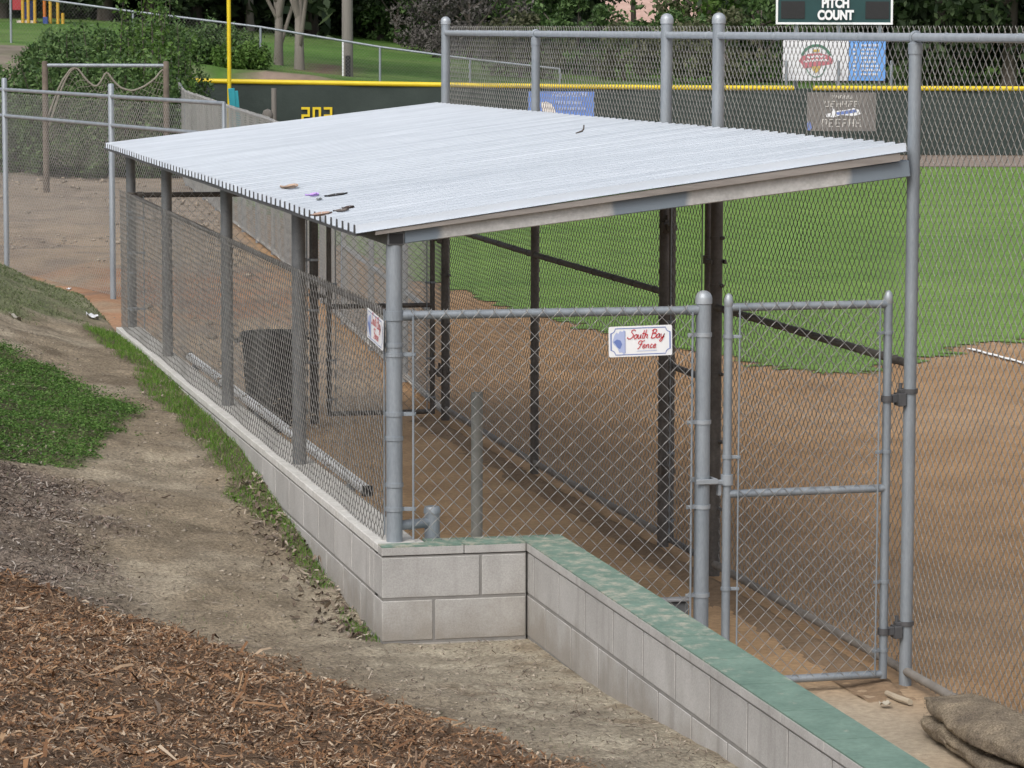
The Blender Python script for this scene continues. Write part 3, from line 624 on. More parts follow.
def gate(name, P0, P1, z0, z1, zm, mt, wire, label, side, hinge_at, hz, post, p=.0775, group='chain link gates of the dugout'):
    P0 = np.array(P0, float); P1 = np.array(P1, float); g0 = empty(name, (*(P0+P1)/2, z0), label, 'gate')
    r = .021; f = MB()
    A = lambda P, z: np.array([P[0], P[1], z])
    for P in (P0, P1): f.tube(A(P, z0-.02), A(P, z1+.02), r, 16)
    for z in (z0, zm, z1): f.tube(A(P0, z), A(P1, z), r*.95, 16)
    f.build('gate_frame', mt, g0, smooth=True)
    for P in (P0, P1): c_ = MB(); dome_cap(c_, P[0], P[1], z1+.03, r*.95, 14); c_.build('frame_cap', M['galv_new'], g0, smooth=True)
    t = (P1-P0)/np.linalg.norm(P1-P0); nr = np.array([-t[1], t[0]])*side
    k = MB(); chain(k, P0+t*.045, P1-t*.045, z0-.005, z1+.01, p=p, r=.0020, n=nr*.024); k.build('chain_link_mesh', wire, g0, smooth='all')
    for P, s in ((P0, 1), (P1, -1)):
        b = MB(); q = P+t*s*.05+nr*.022; b.tube(A(q, z0), A(q, z1), .0045, 8)
        for z in (z0+.12, .5*(z0+zm), zm+.2*(z1-zm), z1-.14): band(b, P[0], P[1], z, r, *(t*s*.062+nr*.02), h=.016)
        b.build('tension_bar', M['galv'], g0, smooth=True)
    hp = np.array(post[0]); Pg = P0 if hinge_at == 0 else P1
    for z in hz:
        h = MB(); d = hp-Pg
        a = math.atan2(d[1], d[0]); L = np.linalg.norm(d); Mx = Matrix.Translation((Pg[0], Pg[1], z)) @ Matrix.Rotation(a, 4, 'Z')
        h.lathe((Pg[0], Pg[1], z), [(r+.001, -.016), (r+.008, -.016), (r+.008, .016), (r+.001, .016)], 16)
        h.box((r, -.014, -.020), (L-.030, .014, .020), Mx, bev=.002)
        h.box((L-.070, -.034, -.036), (L-.030, .034, .026), Mx, bev=.003)
        h.tube(np.array(Mx @ Vector((L-.05, 0, -.04))), np.array(Mx @ Vector((L-.05, 0, .075))), .010, 10)
        h.lathe((hp[0], hp[1], z+.035), [(.033, -.011), (.039, -.011), (.039, .011), (.033, .011)], 18)
        h.box((L-.06, -.02, .026), (L-.02, .02, .044), Mx, bev=.002)
        h.build('hinge', M['dark_steel_and_shade'] if mt == M['galv'] else M['galv_old_and_shade'], g0, smooth=True)
    lp = np.array(post[1]); Pl = P1 if hinge_at == 0 else P0; d = lp-Pl; a = math.atan2(d[1], d[0]); L = np.linalg.norm(d)
    zl = post[2]; Mx = Matrix.Translation((Pl[0], Pl[1], zl)) @ Matrix.Rotation(a, 4, 'Z'); h = MB()
    h.lathe((Pl[0], Pl[1], zl), [(r+.001, -.025), (r+.009, -.025), (r+.009, .025), (r+.001, .025)], 16)
    h.box((r, -.016, -.02), (L-.02, .016, .0), Mx, bev=.003)
    for s in (-1, 1): h.box((L-.055, s*.044-.006, -.012), (L+.045, s*.044+.006, .012), Mx, bev=.002)
    h.box((L-.065, -.05, -.012), (L-.05, .05, .012), Mx, bev=.002)
    h.box((r+.01, -.012, -.075), (r+.028, .012, -.02), Mx, bev=.002)
    h.build('fork_latch', M['galv_new'] if mt == M['galv'] else M['galv_old_and_shade'], g0, smooth=True)
    return g0
gate('chain_link_gate', (1.632, .006), (2.452, .04), .062, 1.888, .985, M['galv'], M['wire'], 'closed grey chain link gate in front, hung on the tall field fence post', -1, 1, (1.425, .275), ((WX, .045), (1.5059, 0), 1.055))
gate('chain_link_gate', (1.63, 11.1), (2.49, 11.1), .075, 1.888, .955, M['galv_old_and_shade'], M['wire_old'], 'dark weathered chain link gate at the far end of the dugout', -1, 1, (1.5, .4), ((2.5978, 11.09), (1.5059, 11.1), 1.05))
gate('field_gate', (WX, 3.50), (WX, 4.26), .07, 2.52, 1.15, M['galv_old_and_shade'], M['wire_old'], 'tall dark chain link gate from dugout onto the field between two paired posts', 1, 1, (2.0, .5), ((WX, 4.424), (WX, 3.324), 1.86), p=.0718)

tf = empty('tall_field_fence', (WX, 3.5, 0), 'tall chain link fence with capped posts between the dugout and the playing field', 'fence')
fposts = [(WX, -3.35, .031, 0), (WX, .045, .031, 0), (WX, 3.324, .036, 1), (WX, 4.424, .036, 1), (2.559, 7.8, .031, 0), (2.598, 11.09, .036, 1)]
ZTOP = 3.175
for x, y, r, cap in fposts:
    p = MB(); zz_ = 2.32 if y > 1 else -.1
    if y > 1: lo_ = MB(); dome_post(lo_, x, y, -.1, 2.318, r, 22); lo_.build('shaded_lower_post', M['galv_old_and_shade'], tf, smooth=True)  # same post, coloured darker below the roof to paint in its shade
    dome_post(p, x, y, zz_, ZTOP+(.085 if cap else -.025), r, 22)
    if not cap: p.torus((x, y, ZTOP), .026, .008, 'y', 18, 8); p.lathe((x, y, ZTOP-.03), [(r+.002, -.05), (r+.004, -.05), (r+.004, 0), (.02, .012)], 18)
    o = p.build('post', M['galv'], tf, smooth=True)
    if cap: c_ = MB(); dome_cap(c_, x, y, ZTOP+.095, r, 22); c_.build('post_cap', M['galv_new'], o, smooth=True)
def railrun(name, pts, r, mt, tie=.46, tr=.0022, sm=True):
    g = MB()
    for (a, b) in pts:
        a = np.array(a, float); b = np.array(b, float); g.tube(a, b, r, 16); L = np.linalg.norm(b-a); k = .2
        while k < L-.1:
            q = a+(b-a)*k/L; g.torus(q, r+.001, tr, 'y', 16, 6); k += tie*random.uniform(.85, 1.15)
    return g.build(name, mt, tf, smooth=sm)
railrun('top_rail', [((WX, -4.6, ZTOP), (WX, 3.324, ZTOP)), ((WX, 3.324, ZTOP), (WX, 4.424, ZTOP)), ((WX, 4.424, ZTOP), (2.559, 7.8, ZTOP)), ((2.559, 7.8, ZTOP), (2.598, 11.09, ZTOP))], .021, M['galv_new'])
railrun('mid_rail', [((WX, .06, 1.592), (WX, 3.3, 1.592)), ((WX, 4.44, 1.592), (2.559, 7.8, 1.592)), ((2.559, 7.8, 1.592), (2.598, 11.05, 1.592))], .021, M['galv_old_and_shade'])
railrun('bottom_rail', [((WX, -4.6, .072), (WX, 3.30, .072)), ((WX, 4.44, .076), (2.559, 7.8, .085)), ((2.559, 7.8, .085), (2.598, 11.05, .098))], .0215, M['rail_low'], tie=.8)
railrun('gate_header', [((WX, 3.34, 2.58), (WX, 4.41, 2.58))], .02, M['galv_old_and_shade'])
m_ = MB(); chain(m_, (WX, -4.6), (WX, 3.30), .03, ZTOP+.035, r=.00215, n=(.027, 0)); chain(m_, (WX, 3.34), (WX, 4.41), 2.56, ZTOP+.035, r=.00215, n=(.027, 0))
chain(m_, (WX, 4.44), (2.559, 7.8), .03, ZTOP+.035, r=.00215, n=(.027, 0)); chain(m_, (2.559, 7.8), (2.598, 11.08), .04, ZTOP+.035, r=.00215, n=(.027, 0))
m_.build('chain_link_mesh', M['wire_field'], tf, smooth='all')
for x, y, r, cap in fposts[2:4]+fposts[5:]:
    for z in (2.0, 1.72, 1.2, .8, .4): pb = MB(); band(pb, x, y, z, r, .03, .05 if y > 4 and y < 5 else -.05); pb.build('tension_band', M['galv_old_and_shade'], tf, smooth=True)

# ------------------------------------------------------------------ signs with script lettering
LET = {  # strokes in a unit cell, x-height .5
 'S': (.62, [[(.62, .86), (.50, 1.0), (.28, .97), (.20, .80), (.34, .62), (.50, .46), (.46, .18), (.22, .0), (-.06, .08), (-.08, .22)]]),
 'o': (.42, [[(.22, .48), (.06, .40), (.02, .18), (.14, .01), (.30, .10), (.34, .32), (.22, .48), (.40, .40)]]),
 'u': (.44, [[(.04, .48), (.04, .14), (.12, .01), (.26, .10), (.34, .46), (.34, .12), (.46, .02)]]),
 't': (.30, [[(.16, .92), (.12, .3), (.14, .05), (.30, .06)], [(.0, .56), (.30, .58)]]),
 'h': (.46, [[(.10, .98), (.06, .4), (.04, .0)], [(.06, .25), (.20, .47), (.33, .38), (.32, .1), (.46, .03)]]),
 'B': (.62, [[(.12, .95), (.10, .5), (.08, .0)], [(-.04, .82), (.15, .98), (.44, .96), (.46, .70), (.16, .53)], [(.16, .53), (.50, .50), (.56, .20), (.36, .0), (.02, .04)]]),
 'a': (.46, [[(.34, .44), (.18, .48), (.04, .30), (.06, .06), (.20, .02), (.34, .30), (.36, .46), (.34, .12), (.46, .03)]]),
 'y': (.46, [[(.04, .48), (.06, .16), (.18, .06), (.32, .20), (.38, .48), (.34, .0), (.20, -.36), (.02, -.30), (.16, -.06), (.44, .14)]]),
 'F': (.60, [[(-.02, .58), (-.04, .82), (.16, .98), (.40, .90), (.70, .98)], [(.40, .92), (.30, .40), (.16, .02), (.0, -.06)], [(.12, .50), (.50, .54)]]),
 'e': (.44, [[(.04, .22), (.26, .28), (.28, .44), (.14, .48), (.03, .28), (.08, .04), (.24, .02), (.38, .14)]]),
 'n': (.52, [[(.04, .47), (.04, .02)], [(.05, .28), (.20, .48), (.32, .38), (.32, .08), (.46, .04)]]),
 'c': (.42, [[(.28, .40), (.16, .48), (.03, .28), (.08, .04), (.22, .02), (.36, .14)]]),
 ' ': (.30, [])}
def script(mb, text, x, y, h, Mx, wdt=.0024, shear=.28, sx=1.0, z=.003):
    for chh in text:
        adv, st = LET[chh]
        for s_ in st:
            q = spline(s_, 6); q = np.stack([x+(q[:, 0]*sx+q[:, 1]*shear)*h, y+q[:, 1]*h], 1)
            T = np.gradient(q, axis=0); T /= np.linalg.norm(T, axis=1)[:, None]+1e-9; N_ = np.stack([-T[:, 1], T[:, 0]], 1)
            a = q+N_*wdt/2; b = q-N_*wdt/2; n = len(q)
            V = np.concatenate([np.c_[a, np.full(n, z)], np.c_[b, np.full(n, z)]])
            V = V @ np.array(Mx.to_3x3()).T+np.array(Mx.translation); k = np.arange(n-1)
            mb.add(V, np.stack([k, k+n, k+n+1, k+1], 1)); z += .00003
        x += adv*h*sx
def ribbon(mb, pts, wd, Mx, z=.003):
    q = np.array(pts, float); T = np.gradient(q, axis=0); T /= np.linalg.norm(T, axis=1)[:, None]+1e-9; N_ = np.stack([-T[:, 1], T[:, 0]], 1); n = len(q)
    V = np.concatenate([np.c_[q+N_*wd/2, np.full(n, z)], np.c_[q-N_*wd/2, np.full(n, z)]]); V = V @ np.array(Mx.to_3x3()).T+np.array(Mx.translation); k = np.arange(n-1)
    mb.add(V, np.stack([k, k+n, k+n+1, k+1], 1))
def flat(mb, poly, Mx, z): 
    V = np.array([(x, y, z) for x, y in poly]) @ np.array(Mx.to_3x3()).T+np.array(Mx.translation); mb.add(V, np.arange(len(poly))[None])
def fence_sign(Mx, W, H, label, big=True):
    loc = tuple(Mx.translation); s = empty('sign', loc, label, 'sign', None)
    def rr(w, h, c, k=5):
        out = []
        for cx, cy, a in ((w/2-c, h/2-c, 0), (-w/2+c, h/2-c, 90), (-w/2+c, -h/2+c, 180), (w/2-c, -h/2+c, 270)):
            out += [(cx+c*math.cos(math.radians(a+90*i/k)), cy+c*math.sin(math.radians(a+90*i/k))) for i in range(k+1)]
        return out
    p = MB(); p.slab(rr(W, H, .008), -.002, .0, Mx); p.build('sign_plate', M['white'], s)
    b = MB(); c = .022
    w2, h2 = W/2-.010, H/2-.010
    def notch(sx, sy, k=7): # concave corner
        return [(sx*(w2-c*math.cos(t)), sy*(h2-c*math.sin(t))) for t in np.linspace(0, PI/2, k)]
    ring = []
    for sx, sy, rev in ((1, 1, 0), (-1, 1, 1), (-1, -1, 0), (1, -1, 1)):
        q = notch(sx, sy); ring += q[::-1] if rev else q
    # start so neighbours run round the plate
    q1 = notch(1, 1); q2 = notch(-1, 1)[::-1]; q3 = notch(-1, -1); q4 = notch(1, -1)[::-1]
    # notch arcs as centred on the corners
    def arc(sx, sy, a0, a1): return [(sx*w2+c*math.cos(math.radians(a)), sy*h2+c*math.sin(math.radians(a))) for a in np.linspace(a0, a1, 7)]
    ring = arc(1, 1, 270, 180)+arc(-1, 1, 360, 270)+arc(-1, -1, 90, 0)+arc(1, -1, 180, 90); ring.append(ring[0])
    ribbon(b, ring, .0036, Mx, .0015)
    for sx in (-1, 1): ribbon(b, [(sx*(w2-.001), -h2+c), (sx*(w2-.001), h2-c)], .0062, Mx, .0018)
    b.build('border', M['blue_ink'], s)
    k = W/.31
    pic = MB(); pc = [(-.128, .03), (-.118, .045), (-.108, .038), (-.10, .052), (-.088, .047), (-.081, .055), (-.074, .05), (-.074, -.055), (-.082, -.06), (-.092, -.05), (-.104, -.052), (-.113, -.03), (-.13, -.012), (-.137, .0)]
    flat(pic, [(x*k, y*k*H/(.145*k)) for x, y in pc], Mx, .0014); pic.build('picture', M['pale_ink'], s)
    p2 = MB(); flat(p2, [(x*k, y*k) for x, y in [(-.132, .0), (-.115, .012), (-.098, .006), (-.09, -.012), (-.1, -.035), (-.112, -.028), (-.122, -.012)]], Mx, .0020)
    ribbon(p2, [(-.076*k, -.055*k), (-.076*k, .05*k)], .002, Mx, .0022); p2.build('picture', M['blue_ink'], s)
    L = MB()
    script(L, 'South Bay', -.062*k, .012*k, .042*k, Mx, wdt=.0040*k, sx=1.03)
    script(L, 'Fence', -.016*k, -.034*k, .037*k, Mx, wdt=.0038*k, sx=1.02, z=.0035); L.build('lettering', M['red'], s)
    u = MB(); ribbon(u, [(-.018*k, -.047*k), (.08*k, -.046*k)], .0022, Mx, .0022); u.build('small_print', M['pale_ink'], s)
    return s
def frame(o, xdir, zdir=(0, 0, 1)):
    x = Vector(xdir).normalized(); y = Vector(zdir).normalized(); z = x.cross(y).normalized(); y = z.cross(x)
    return Matrix(((x[0], y[0], z[0], o[0]), (x[1], y[1], z[1], o[1]), (x[2], y[2], z[2], o[2]), (0, 0, 0, 1)))
def on_plane(px, py, axis, val):
    d = F_+R_*(px-512)/F_PX-U_*(py-384)/F_PX; return CAM+d*(val-CAM[axis])/d[axis]
fence_sign(frame(on_plane(640.5, 341, 1, -.045), (1, 0, .018)), .312, .145, 'white sign with red script lettering wired to the near low panel beside the gate post')
fence_sign(frame(on_plane(375, 329, 0, -.062), (0, -1, -.075)), .40, .142, 'white sign with red script lettering seen edge-on, on the back mesh beside the corner post')

# ------------------------------------------------------------------ things in the dugout
bench = empty('bench', (.43, 6.6, 0), 'long narrow aluminium rail bench inside the dugout behind the back mesh', 'bench')
b = MB(); b.box((.405, 3.02, .590), (.457, 10.7, .640), bev=.006); b.build('seat', M['alu'], bench)
b = MB(); b.box((.401, 2.985, .584), (.461, 3.018, .644), bev=.004); b.build('end_cap', M['plastic_dark'], bench)
b = MB(); b.box((.401, 10.702, .584), (.461, 10.735, .644), bev=.004); b.build('end_cap', M['plastic_dark'], bench)
for y in (3.5, 5.3, 7.1, 8.9, 10.3):
    b = MB(); b.tube((.43, y, -.05), (.43, y, .56), .022, 14); b.box((.408, y-.03, .558), (.454, y+.03, .588), bev=.003); b.build('leg', M['galv'], bench, smooth=True)
can = empty('trash_barrel', (1.12, 10.75, 0), 'dark grey plastic trash barrel inside the far end of the dugout', 'trash barrel')
b = MB(); R0 = .235
pr = [(R0*.86, .0), (R0*.88, .01), (R0*.93, .25), (R0*.985, .27), (R0*.985, .30), (R0*.95, .32), (R0*1.06, .70), (R0*1.12, .72), (R0*1.16, .735), (R0*1.16, .775), (R0*1.12, .79), (R0*1.06, .785), (R0*1.02, .70), (R0*.85, .03), (0.0, .025)]
b.lathe((1.12, 10.75, 0), pr, 36)
for k in range(18):
    a = k*2*PI/18; x, y = 1.12+R0*1.0*math.cos(a), 10.75+R0*1.0*math.sin(a); b.tube((1.12+R0*.95*math.cos(a), 10.75+R0*.95*math.sin(a), .33), (1.12+R0*1.05*math.cos(a), 10.75+R0*1.05*math.sin(a), .69), .009, 6)
b.build('barrel_body', M['plastic_dark'], can, smooth=True)
for s_ in (-1, 1):
    b = MB(); b.path(spline([(1.12+s_*R0*1.14, 10.68, .74), (1.12+s_*R0*1.3, 10.70, .72), (1.12+s_*R0*1.3, 10.80, .72), (1.12+s_*R0*1.14, 10.82, .74)], 5), .011, 8); b.build('handle', M['plastic_dark'], can, smooth=True)
sp = on_plane(477, 392, 2, 1.12)
b = MB(); b.lathe((sp[0], sp[1], 0), [(.034, -.1), (.034, 1.105), (.031, 1.118), (.0, 1.12)], 20); b.torus((sp[0], sp[1], .72), .034, .004, 'z', 16, 6)
tag(b.build('short_post', mat('greenish grey pipe', (.24, .25, .23), (.33, .335, .31), 9, .7, .1), loc=(sp[0], sp[1], 0), smooth=True), 'short free-standing grey pipe post behind the near low panel', 'post')
bx = empty('ribbed_panel', (1.30, .09, 0), 'low dark grey ribbed panel standing upright behind the green cap beside the gate post', 'panel')
b = MB(); b.box((1.155, .075, 0), (1.462, .115, .455), bev=.006)
for x in (1.155, 1.30, 1.447): b.box((x, .062, .02), (x+.015, .077, .45), bev=.002)
b.build('panel_board', M['box_grey'], bx)
b = MB(); b.box((1.148, .055, .457), (1.47, .125, .472), bev=.004); b.build('rim', mat('light grey rim', (.20, .205, .215), (.26, .265, .275), 8, .6), bx)

# burlap mats lying in the corner by the fence
def burlap(cy0, cy1, x0, x1, z0, h, seed, label, sag):
    n, m = 70, 48; g = MB(); t = np.linspace(0, 2*PI, m, endpoint=False)
    V = []
    for i in range(n):
        s = i/(n-1); y = cy0+(cy1-cy0)*s
        endr = (1-abs(2*s-1)**5)**.5 if 0 < s < 1 else .02
        cx = (x0+x1)/2+.03*math.sin(s*5+seed)-sag*s; wd = (x1-x0)/2*(.55+.45*endr)*(1+.08*math.sin(s*9+seed)); hh = h/2*max(endr, .03)*(1+.16*math.sin(s*7.3+seed*2))
        ca, sa = np.cos(t), np.sin(t)
        X = cx+wd*np.sign(ca)*np.abs(ca)**.7; Zz = z0+h/2+hh*np.sign(sa)*np.abs(sa)**.75
        fold = .030*np.sin(s*6.0+X*14+seed)*(sa > -.3)+.05*np.exp(-((s-.42-.9*(X-cx))**2)/.004)*(sa > 0)*-1
        Zz = Zz+fold*hh*6+(fbm(X*6+seed, y*6+0*X, 200+seed)-.5)*.035*endr+(fbm(X*40+seed, y*40+0*X, 230+seed)-.5)*.004
        Zz = np.maximum(Zz, z0+.0)
        V.append(np.stack([X+(fbm(t*3, 0*t+y*5, 210+seed)-.5)*.03, np.full(m, y)+(fbm(t*2, 0*t+s*3, 220+seed)-.5)*.05, Zz], 1))
    V = np.concatenate(V); i = np.arange(n-1)[:, None]*m; k = np.arange(m)[None]; k2 = (k+1) % m
    g.add(V, [np.stack([i+k, i+k2, i+m+k2, i+m+k], -1).reshape(-1, 4), np.arange(m)[None, ::-1], ((n-1)*m+np.arange(m))[None]])
    # loose fibres standing off the weave
    idx = RNG.integers(m*2, len(V)-m*2, 7000); c0 = V[idx]+RNG.normal(0, .006, (7000, 3)); dr = RNG.normal(0, 1, (7000, 3)); dr[:, 2] = np.abs(dr[:, 2]); dr /= np.linalg.norm(dr, axis=1)[:, None]
    L = RNG.uniform(.004, .014, (7000, 1)); sd = np.cross(dr, RNG.normal(0, 1, (7000, 3))); sd = sd/np.linalg.norm(sd, axis=1)[:, None]*.0011
    g.add(np.stack([c0-sd, c0+sd, c0+dr*L], 1).reshape(-1, 3), np.arange(21000).reshape(-1, 3))
    return tag(g.build('burlap_mat', M['burlap'], loc=((x0+x1)/2, (cy0+cy1)/2, z0), smooth='all'), label, 'burlap mat')
burlap(-1.0, -2.95, 2.18, 2.54, .008, .105, 1, 'lower folded brown burlap mat on the dirt against the field fence', .0)
burlap(-.99, -2.75, 2.23, 2.545, .100, .115, 3, 'upper folded brown burlap mat resting on another mat by the field fence', .0)

# soil berm, coloured darker than the floor, under the bottom rail, inside the dugout
ysb = np.linspace(-.4, 11.1, 240); xsb = np.linspace(2.26, 2.56, 22); X, Y = np.meshgrid(xsb, ysb, indexing='ij')
Z = .045*sstep(2.28, 2.45, X)*sstep(2.56, 2.46, X)*(.35+.9*fbm(X*3, Y*1.1, 300))*sstep(-.4, .2, Y)+(fbm(X*12, Y*12, 301)-.5)*.03-.006
tag(MB().grid(X, Y, Z, np.zeros(X.shape+(3,))+np.array([.27, .19, .122])).build('soil_berm', M['ground'], smooth='all', color=True), kind='structure')

# ------------------------------------------------------------------ litter on the roof
def leaf_piece(name, px, py, L, W, mt, label, cat, rot=0):
    d = F_+R_*(px-512)/F_PX-U_*(py-384)/F_PX; tt = np.linspace(8, 40, 8000); Pq = CAM+d*tt[:, None]; q = Pq[np.argmax(Pq[:, 2] < roof_z(Pq[:, 0])+.004)]
    m, n = 9, 5; s = np.linspace(-1, 1, m)[:, None]; t = np.linspace(-1, 1, n)[None]
    wd = (1-np.abs(s)**2.2)**.6+.02; A = s*L/2+0*t; B = t*wd*W/2
    Zc = .036+.06*W*(t**2)+.04*L*(s**2)+.004*np.sin(5*s+3*t); ca, sa = math.cos(rot), math.sin(rot)
    X = q[0]+A*ca-B*sa; Yq = q[1]+A*sa+B*ca; Zq = roof_z(X)+Zc+.004
    g = MB(); g.grid(X, Yq, Zq); g.grid(X[::-1], Yq[::-1], Zq[::-1]-.003)
    tag(g.build(name, mt, loc=tuple(q), smooth='all'), label, cat)
leaf_piece('dead_leaf', 289, 194, .08, .17, mat('tan leaf', (.36, .25, .18), (.44, .33, .26), 20, .8), 'large curled tan leaf lying on the roof above the barrel', 'leaf', .3)
leaf_piece('fallen_petal', 312, 202, .05, .10, mat('purple petal', (.40, .24, .62), (.5, .34, .70), 20, .7), 'purple flower petal lying on the pale roof', 'petal', .5)
leaf_piece('dead_leaf', 319, 206, .025, .05, mat('grey leaf', (.20, .22, .22), None, 20, .7), 'tiny grey leaf beside the purple petal on the roof', 'leaf', .2)
leaf_piece('dead_leaf', 336, 202.5, .02, .12, mat('dark leaf', (.05, .05, .05), None, 20, .7), 'thin dark leaf on the roof just right of the petal', 'leaf', 1.5)
leaf_piece('dead_leaf', 348, 215, .04, .07, mat('black brown leaf', (.05, .035, .03), None, 20, .7), 'dark brown leaf on the roof nearest the corner post', 'leaf', .9)
leaf_piece('dead_leaf', 341, 218, .025, .08, mat('grey brown leaf', (.14, .12, .11), None, 20, .7), 'grey brown leaf on the roof beside the dark brown one', 'leaf', 1.2)
leaf_piece('dead_leaf', 321, 222, .05, .11, mat('pinkish leaf', (.36, .25, .20), None, 20, .8), 'pinkish brown leaf caught between ribs at the roof eave', 'leaf', 1.3)
d = on_plane(582, 148, 2, 2.5); g = MB(); rz = lambda p: (p[0], p[1], roof_z(p[0])+p[2])
g.path([rz((d[0]-.045, d[1]-.03, .045)), rz((d[0], d[1], .05)), rz((d[0]+.012, d[1]+.01, .06)), rz((d[0]+.014, d[1]+.01, .085))], [.004, .006, .005, .004], 6)
tag(g.build('twig', M['bark'], loc=tuple(d)), 'small bent twig lying in the middle of the roof', 'twig')

# ------------------------------------------------------------------ far fences
foul = [(2.60, 11.09), (3.31, 19.8), (4.25, 30.7), (4.75, 38.4), (5.28, 45.6), (5.66, 51), (6.16, 55.5), (6.85, 61.5), (7.62, 67.4)]
fz = [1.86, 1.88, 1.9, 1.9, 1.9, 1.9, 1.91, 1.95, 2.0]
ff = empty('foul_line_fence', (4.2, 30, 0), 'long low chain link fence running from the dugout back to the outfield corner', 'fence')
rl = MB(); br = MB(); ms = MB(); pz = []
for i in range(len(foul)-1):
    a, b = np.array(foul[i]), np.array(foul[i+1]); za, zb = fz[i], fz[i+1]
    rl.tube((*a, za), (*b, zb), .022, 8); br.tube((*a, .06), (*b, .06), .026, 8)
    chain(ms, a, b, .05, (za+zb)/2+.03, p=.0718, r=.0021, depth=False, n=(-.03, 0))
    L = np.linalg.norm(b-a); k = max(1, round(L/3.0))
    for j in range(1 if i == 0 else 0, k): pz.append((a+(b-a)*j/k, za+(zb-za)*j/k))
pz.append((np.array(foul[-1]), fz[-1]))
rl.build('top_rail', M['galv_new'], ff, smooth=True); br.build('bottom_rail', mat('pale pipe', (.5, .48, .44), (.6, .58, .54), 8, .7), ff, smooth=True); ms.build('chain_link_mesh', M['wire'], ff, smooth='all')
g = MB(); g.tube((2.62, 11.2, .80), (3.31, 19.8, .86), .024, 10); g.build('mid_rail', M['galv_new'], ff, smooth=True)
for q, z in pz:
    g = MB(); g.tube((*q, -.1), (*q, z+.02), .03, 10); g.build('post', M['galv'], ff, smooth=True)

lf = empty('cross_fence', (*at(110, 300, 38)[:2], 0), 'tall grey chain link fence with two top rails crossing the dirt beyond the dugout', 'fence')
lp = [at(-115, 0, 46.5)[:2], at(3, 0, 42)[:2], at(110, 0, 38)[:2], at(223, 0, 34.6)[:2]]
g = MB(); ms = MB(); g2 = MB()
for a, b in zip(lp[:-1], lp[1:]):
    g.tube((*a, 2.40), (*b, 2.40), .024, 10); g2.tube((*a, 2.06), (*b, 2.06), .024, 10); chain(ms, a, b, .04, 2.36, p=.0718, r=.0021, depth=False, barbs=False)
g.build('top_rail', M['galv'], lf, smooth=True); g2.build('mid_rail', M['galv'], lf, smooth=True); ms.build('chain_link_mesh', M['wire'], lf, smooth='all')
for i, q in enumerate(lp):
    g = MB(); z = 2.54 if i != 3 else 2.41; r0 = .036 if i != 3 else .022; g.lathe((*q, 0), [(r0, -.1), (r0, z), (r0*.8, z+.01), (0, z+.014)], 14); g.build('post', M['galv'], lf, smooth=True)

# net frame
nf = empty('net_frame', (*at(105, 195, 62)[:2], 0), 'weathered post and pipe frame with a sagging rope net in front of the shrubs', 'net frame')
a, b = at(44, 0, 62)[:2], at(165.5, 0, 62)[:2]
for q in (a, b): g = MB(); g.lathe((*q, 0), [(.062, -.1), (.058, 2.53), (.05, 2.56), (0, 2.565)], 12); g.build('post', M['rust_post'], nf, smooth=True)
g = MB(); g.tube((*a, 2.48), (*b, 2.48), .036, 10); g.build('crossbar', M['galv'], nf, smooth=True)
t_ = (b-a); Ln = np.linalg.norm(t_); t_ = t_/Ln
def scal(s):  # rope height along the bar, 0..1
    return np.interp(s, [0, .06, .13, .22, .27, .34, .42, .48, .505, .54, .62, .72, .82, .92, .965, 1], [1.35, 1.75, 2.15, 2.44, 2.44, 2.2, 2.05, 2.22, 2.44, 2.25, 2.05, 1.99, 2.08, 2.25, 2.42, 2.40])
ss = np.linspace(0, 1, 60); sc = np.convolve(np.pad(scal(ss), 2, 'edge'), [.1, .2, .4, .2, .1], 'valid')
rp = MB(); rp.path([(*(a+t_*Ln*s), z) for s, z in zip(ss, sc)], .019, 6); rp.path([(*(a+t_*Ln*(.03+.21*s)), 2.42-1.1*(1-s)**1.5) for s in np.linspace(0, 1, 12)], .018, 6); rp.build('net_rope', M['rope'], nf)
nt_ = MB(); K = 22
for dirn in (1, -1):
    for k in range(-16, K+16):
        pts = []
        for v in np.linspace(0, 1, 28):
            s = k/K+dirn*v*.62
            if 0 <= s <= 1:
                zt = float(np.interp(s, ss, sc)); z = .55+(zt-.55)*v; q = a+t_*Ln*s+np.array([.06, -.1])*math.sin(s*12+v*3)*(1-v); pts.append((*q, z))
        if len(pts) > 2: nt_.path(np.array(pts), .0034, 3, caps=False)
nt_.build('net', M['rope'], nf)

# outfield fence
OA, OB = np.array([7.68, 67.36]), np.array([40., 59.74]); od = (OB-OA)/np.linalg.norm(OB-OA); on = np.array([od[1], -od[0]]); OL = np.linalg.norm(OB-OA)
of = empty('outfield_fence', (*(OA+OB)/2, 0), 'dark green windscreen covered outfield fence topped with a yellow rail', 'fence')
otop = lambda s: np.interp(s, [0, 7, 12, OL], [1.86, 1.765, 1.715, 1.71])
sv = np.linspace(0, OL, 200); hv = np.linspace(0.02, 1, 14)
S, H = np.meshgrid(sv, hv, indexing='ij'); Zs = H*otop(S); bulge = .05*(fbm(S*.9, H*3, 400)-.5)+.02*np.sin(S*2.1)*H
ms = MB(); Pq = OA+od*S[..., None]+on*bulge[..., None]; ms.grid(Pq[..., 0], Pq[..., 1], Zs)
Pq2 = Pq-on*.012; ms.grid(Pq2[::-1, :, 0], Pq2[::-1, :, 1], Zs[::-1]); ms.build('windscreen', M['screen'], of, smooth='all')
def s_at(px):  # distance along the fence seen at a pixel column
    best = min(np.linspace(0, OL, 4000), key=lambda s: abs(512+F_PX*(((*(OA+od*s), 1.7)-CAM)@R_)/(((*(OA+od*s), 1.7)-CAM)@F_)-px)); return best
cap_r = .062
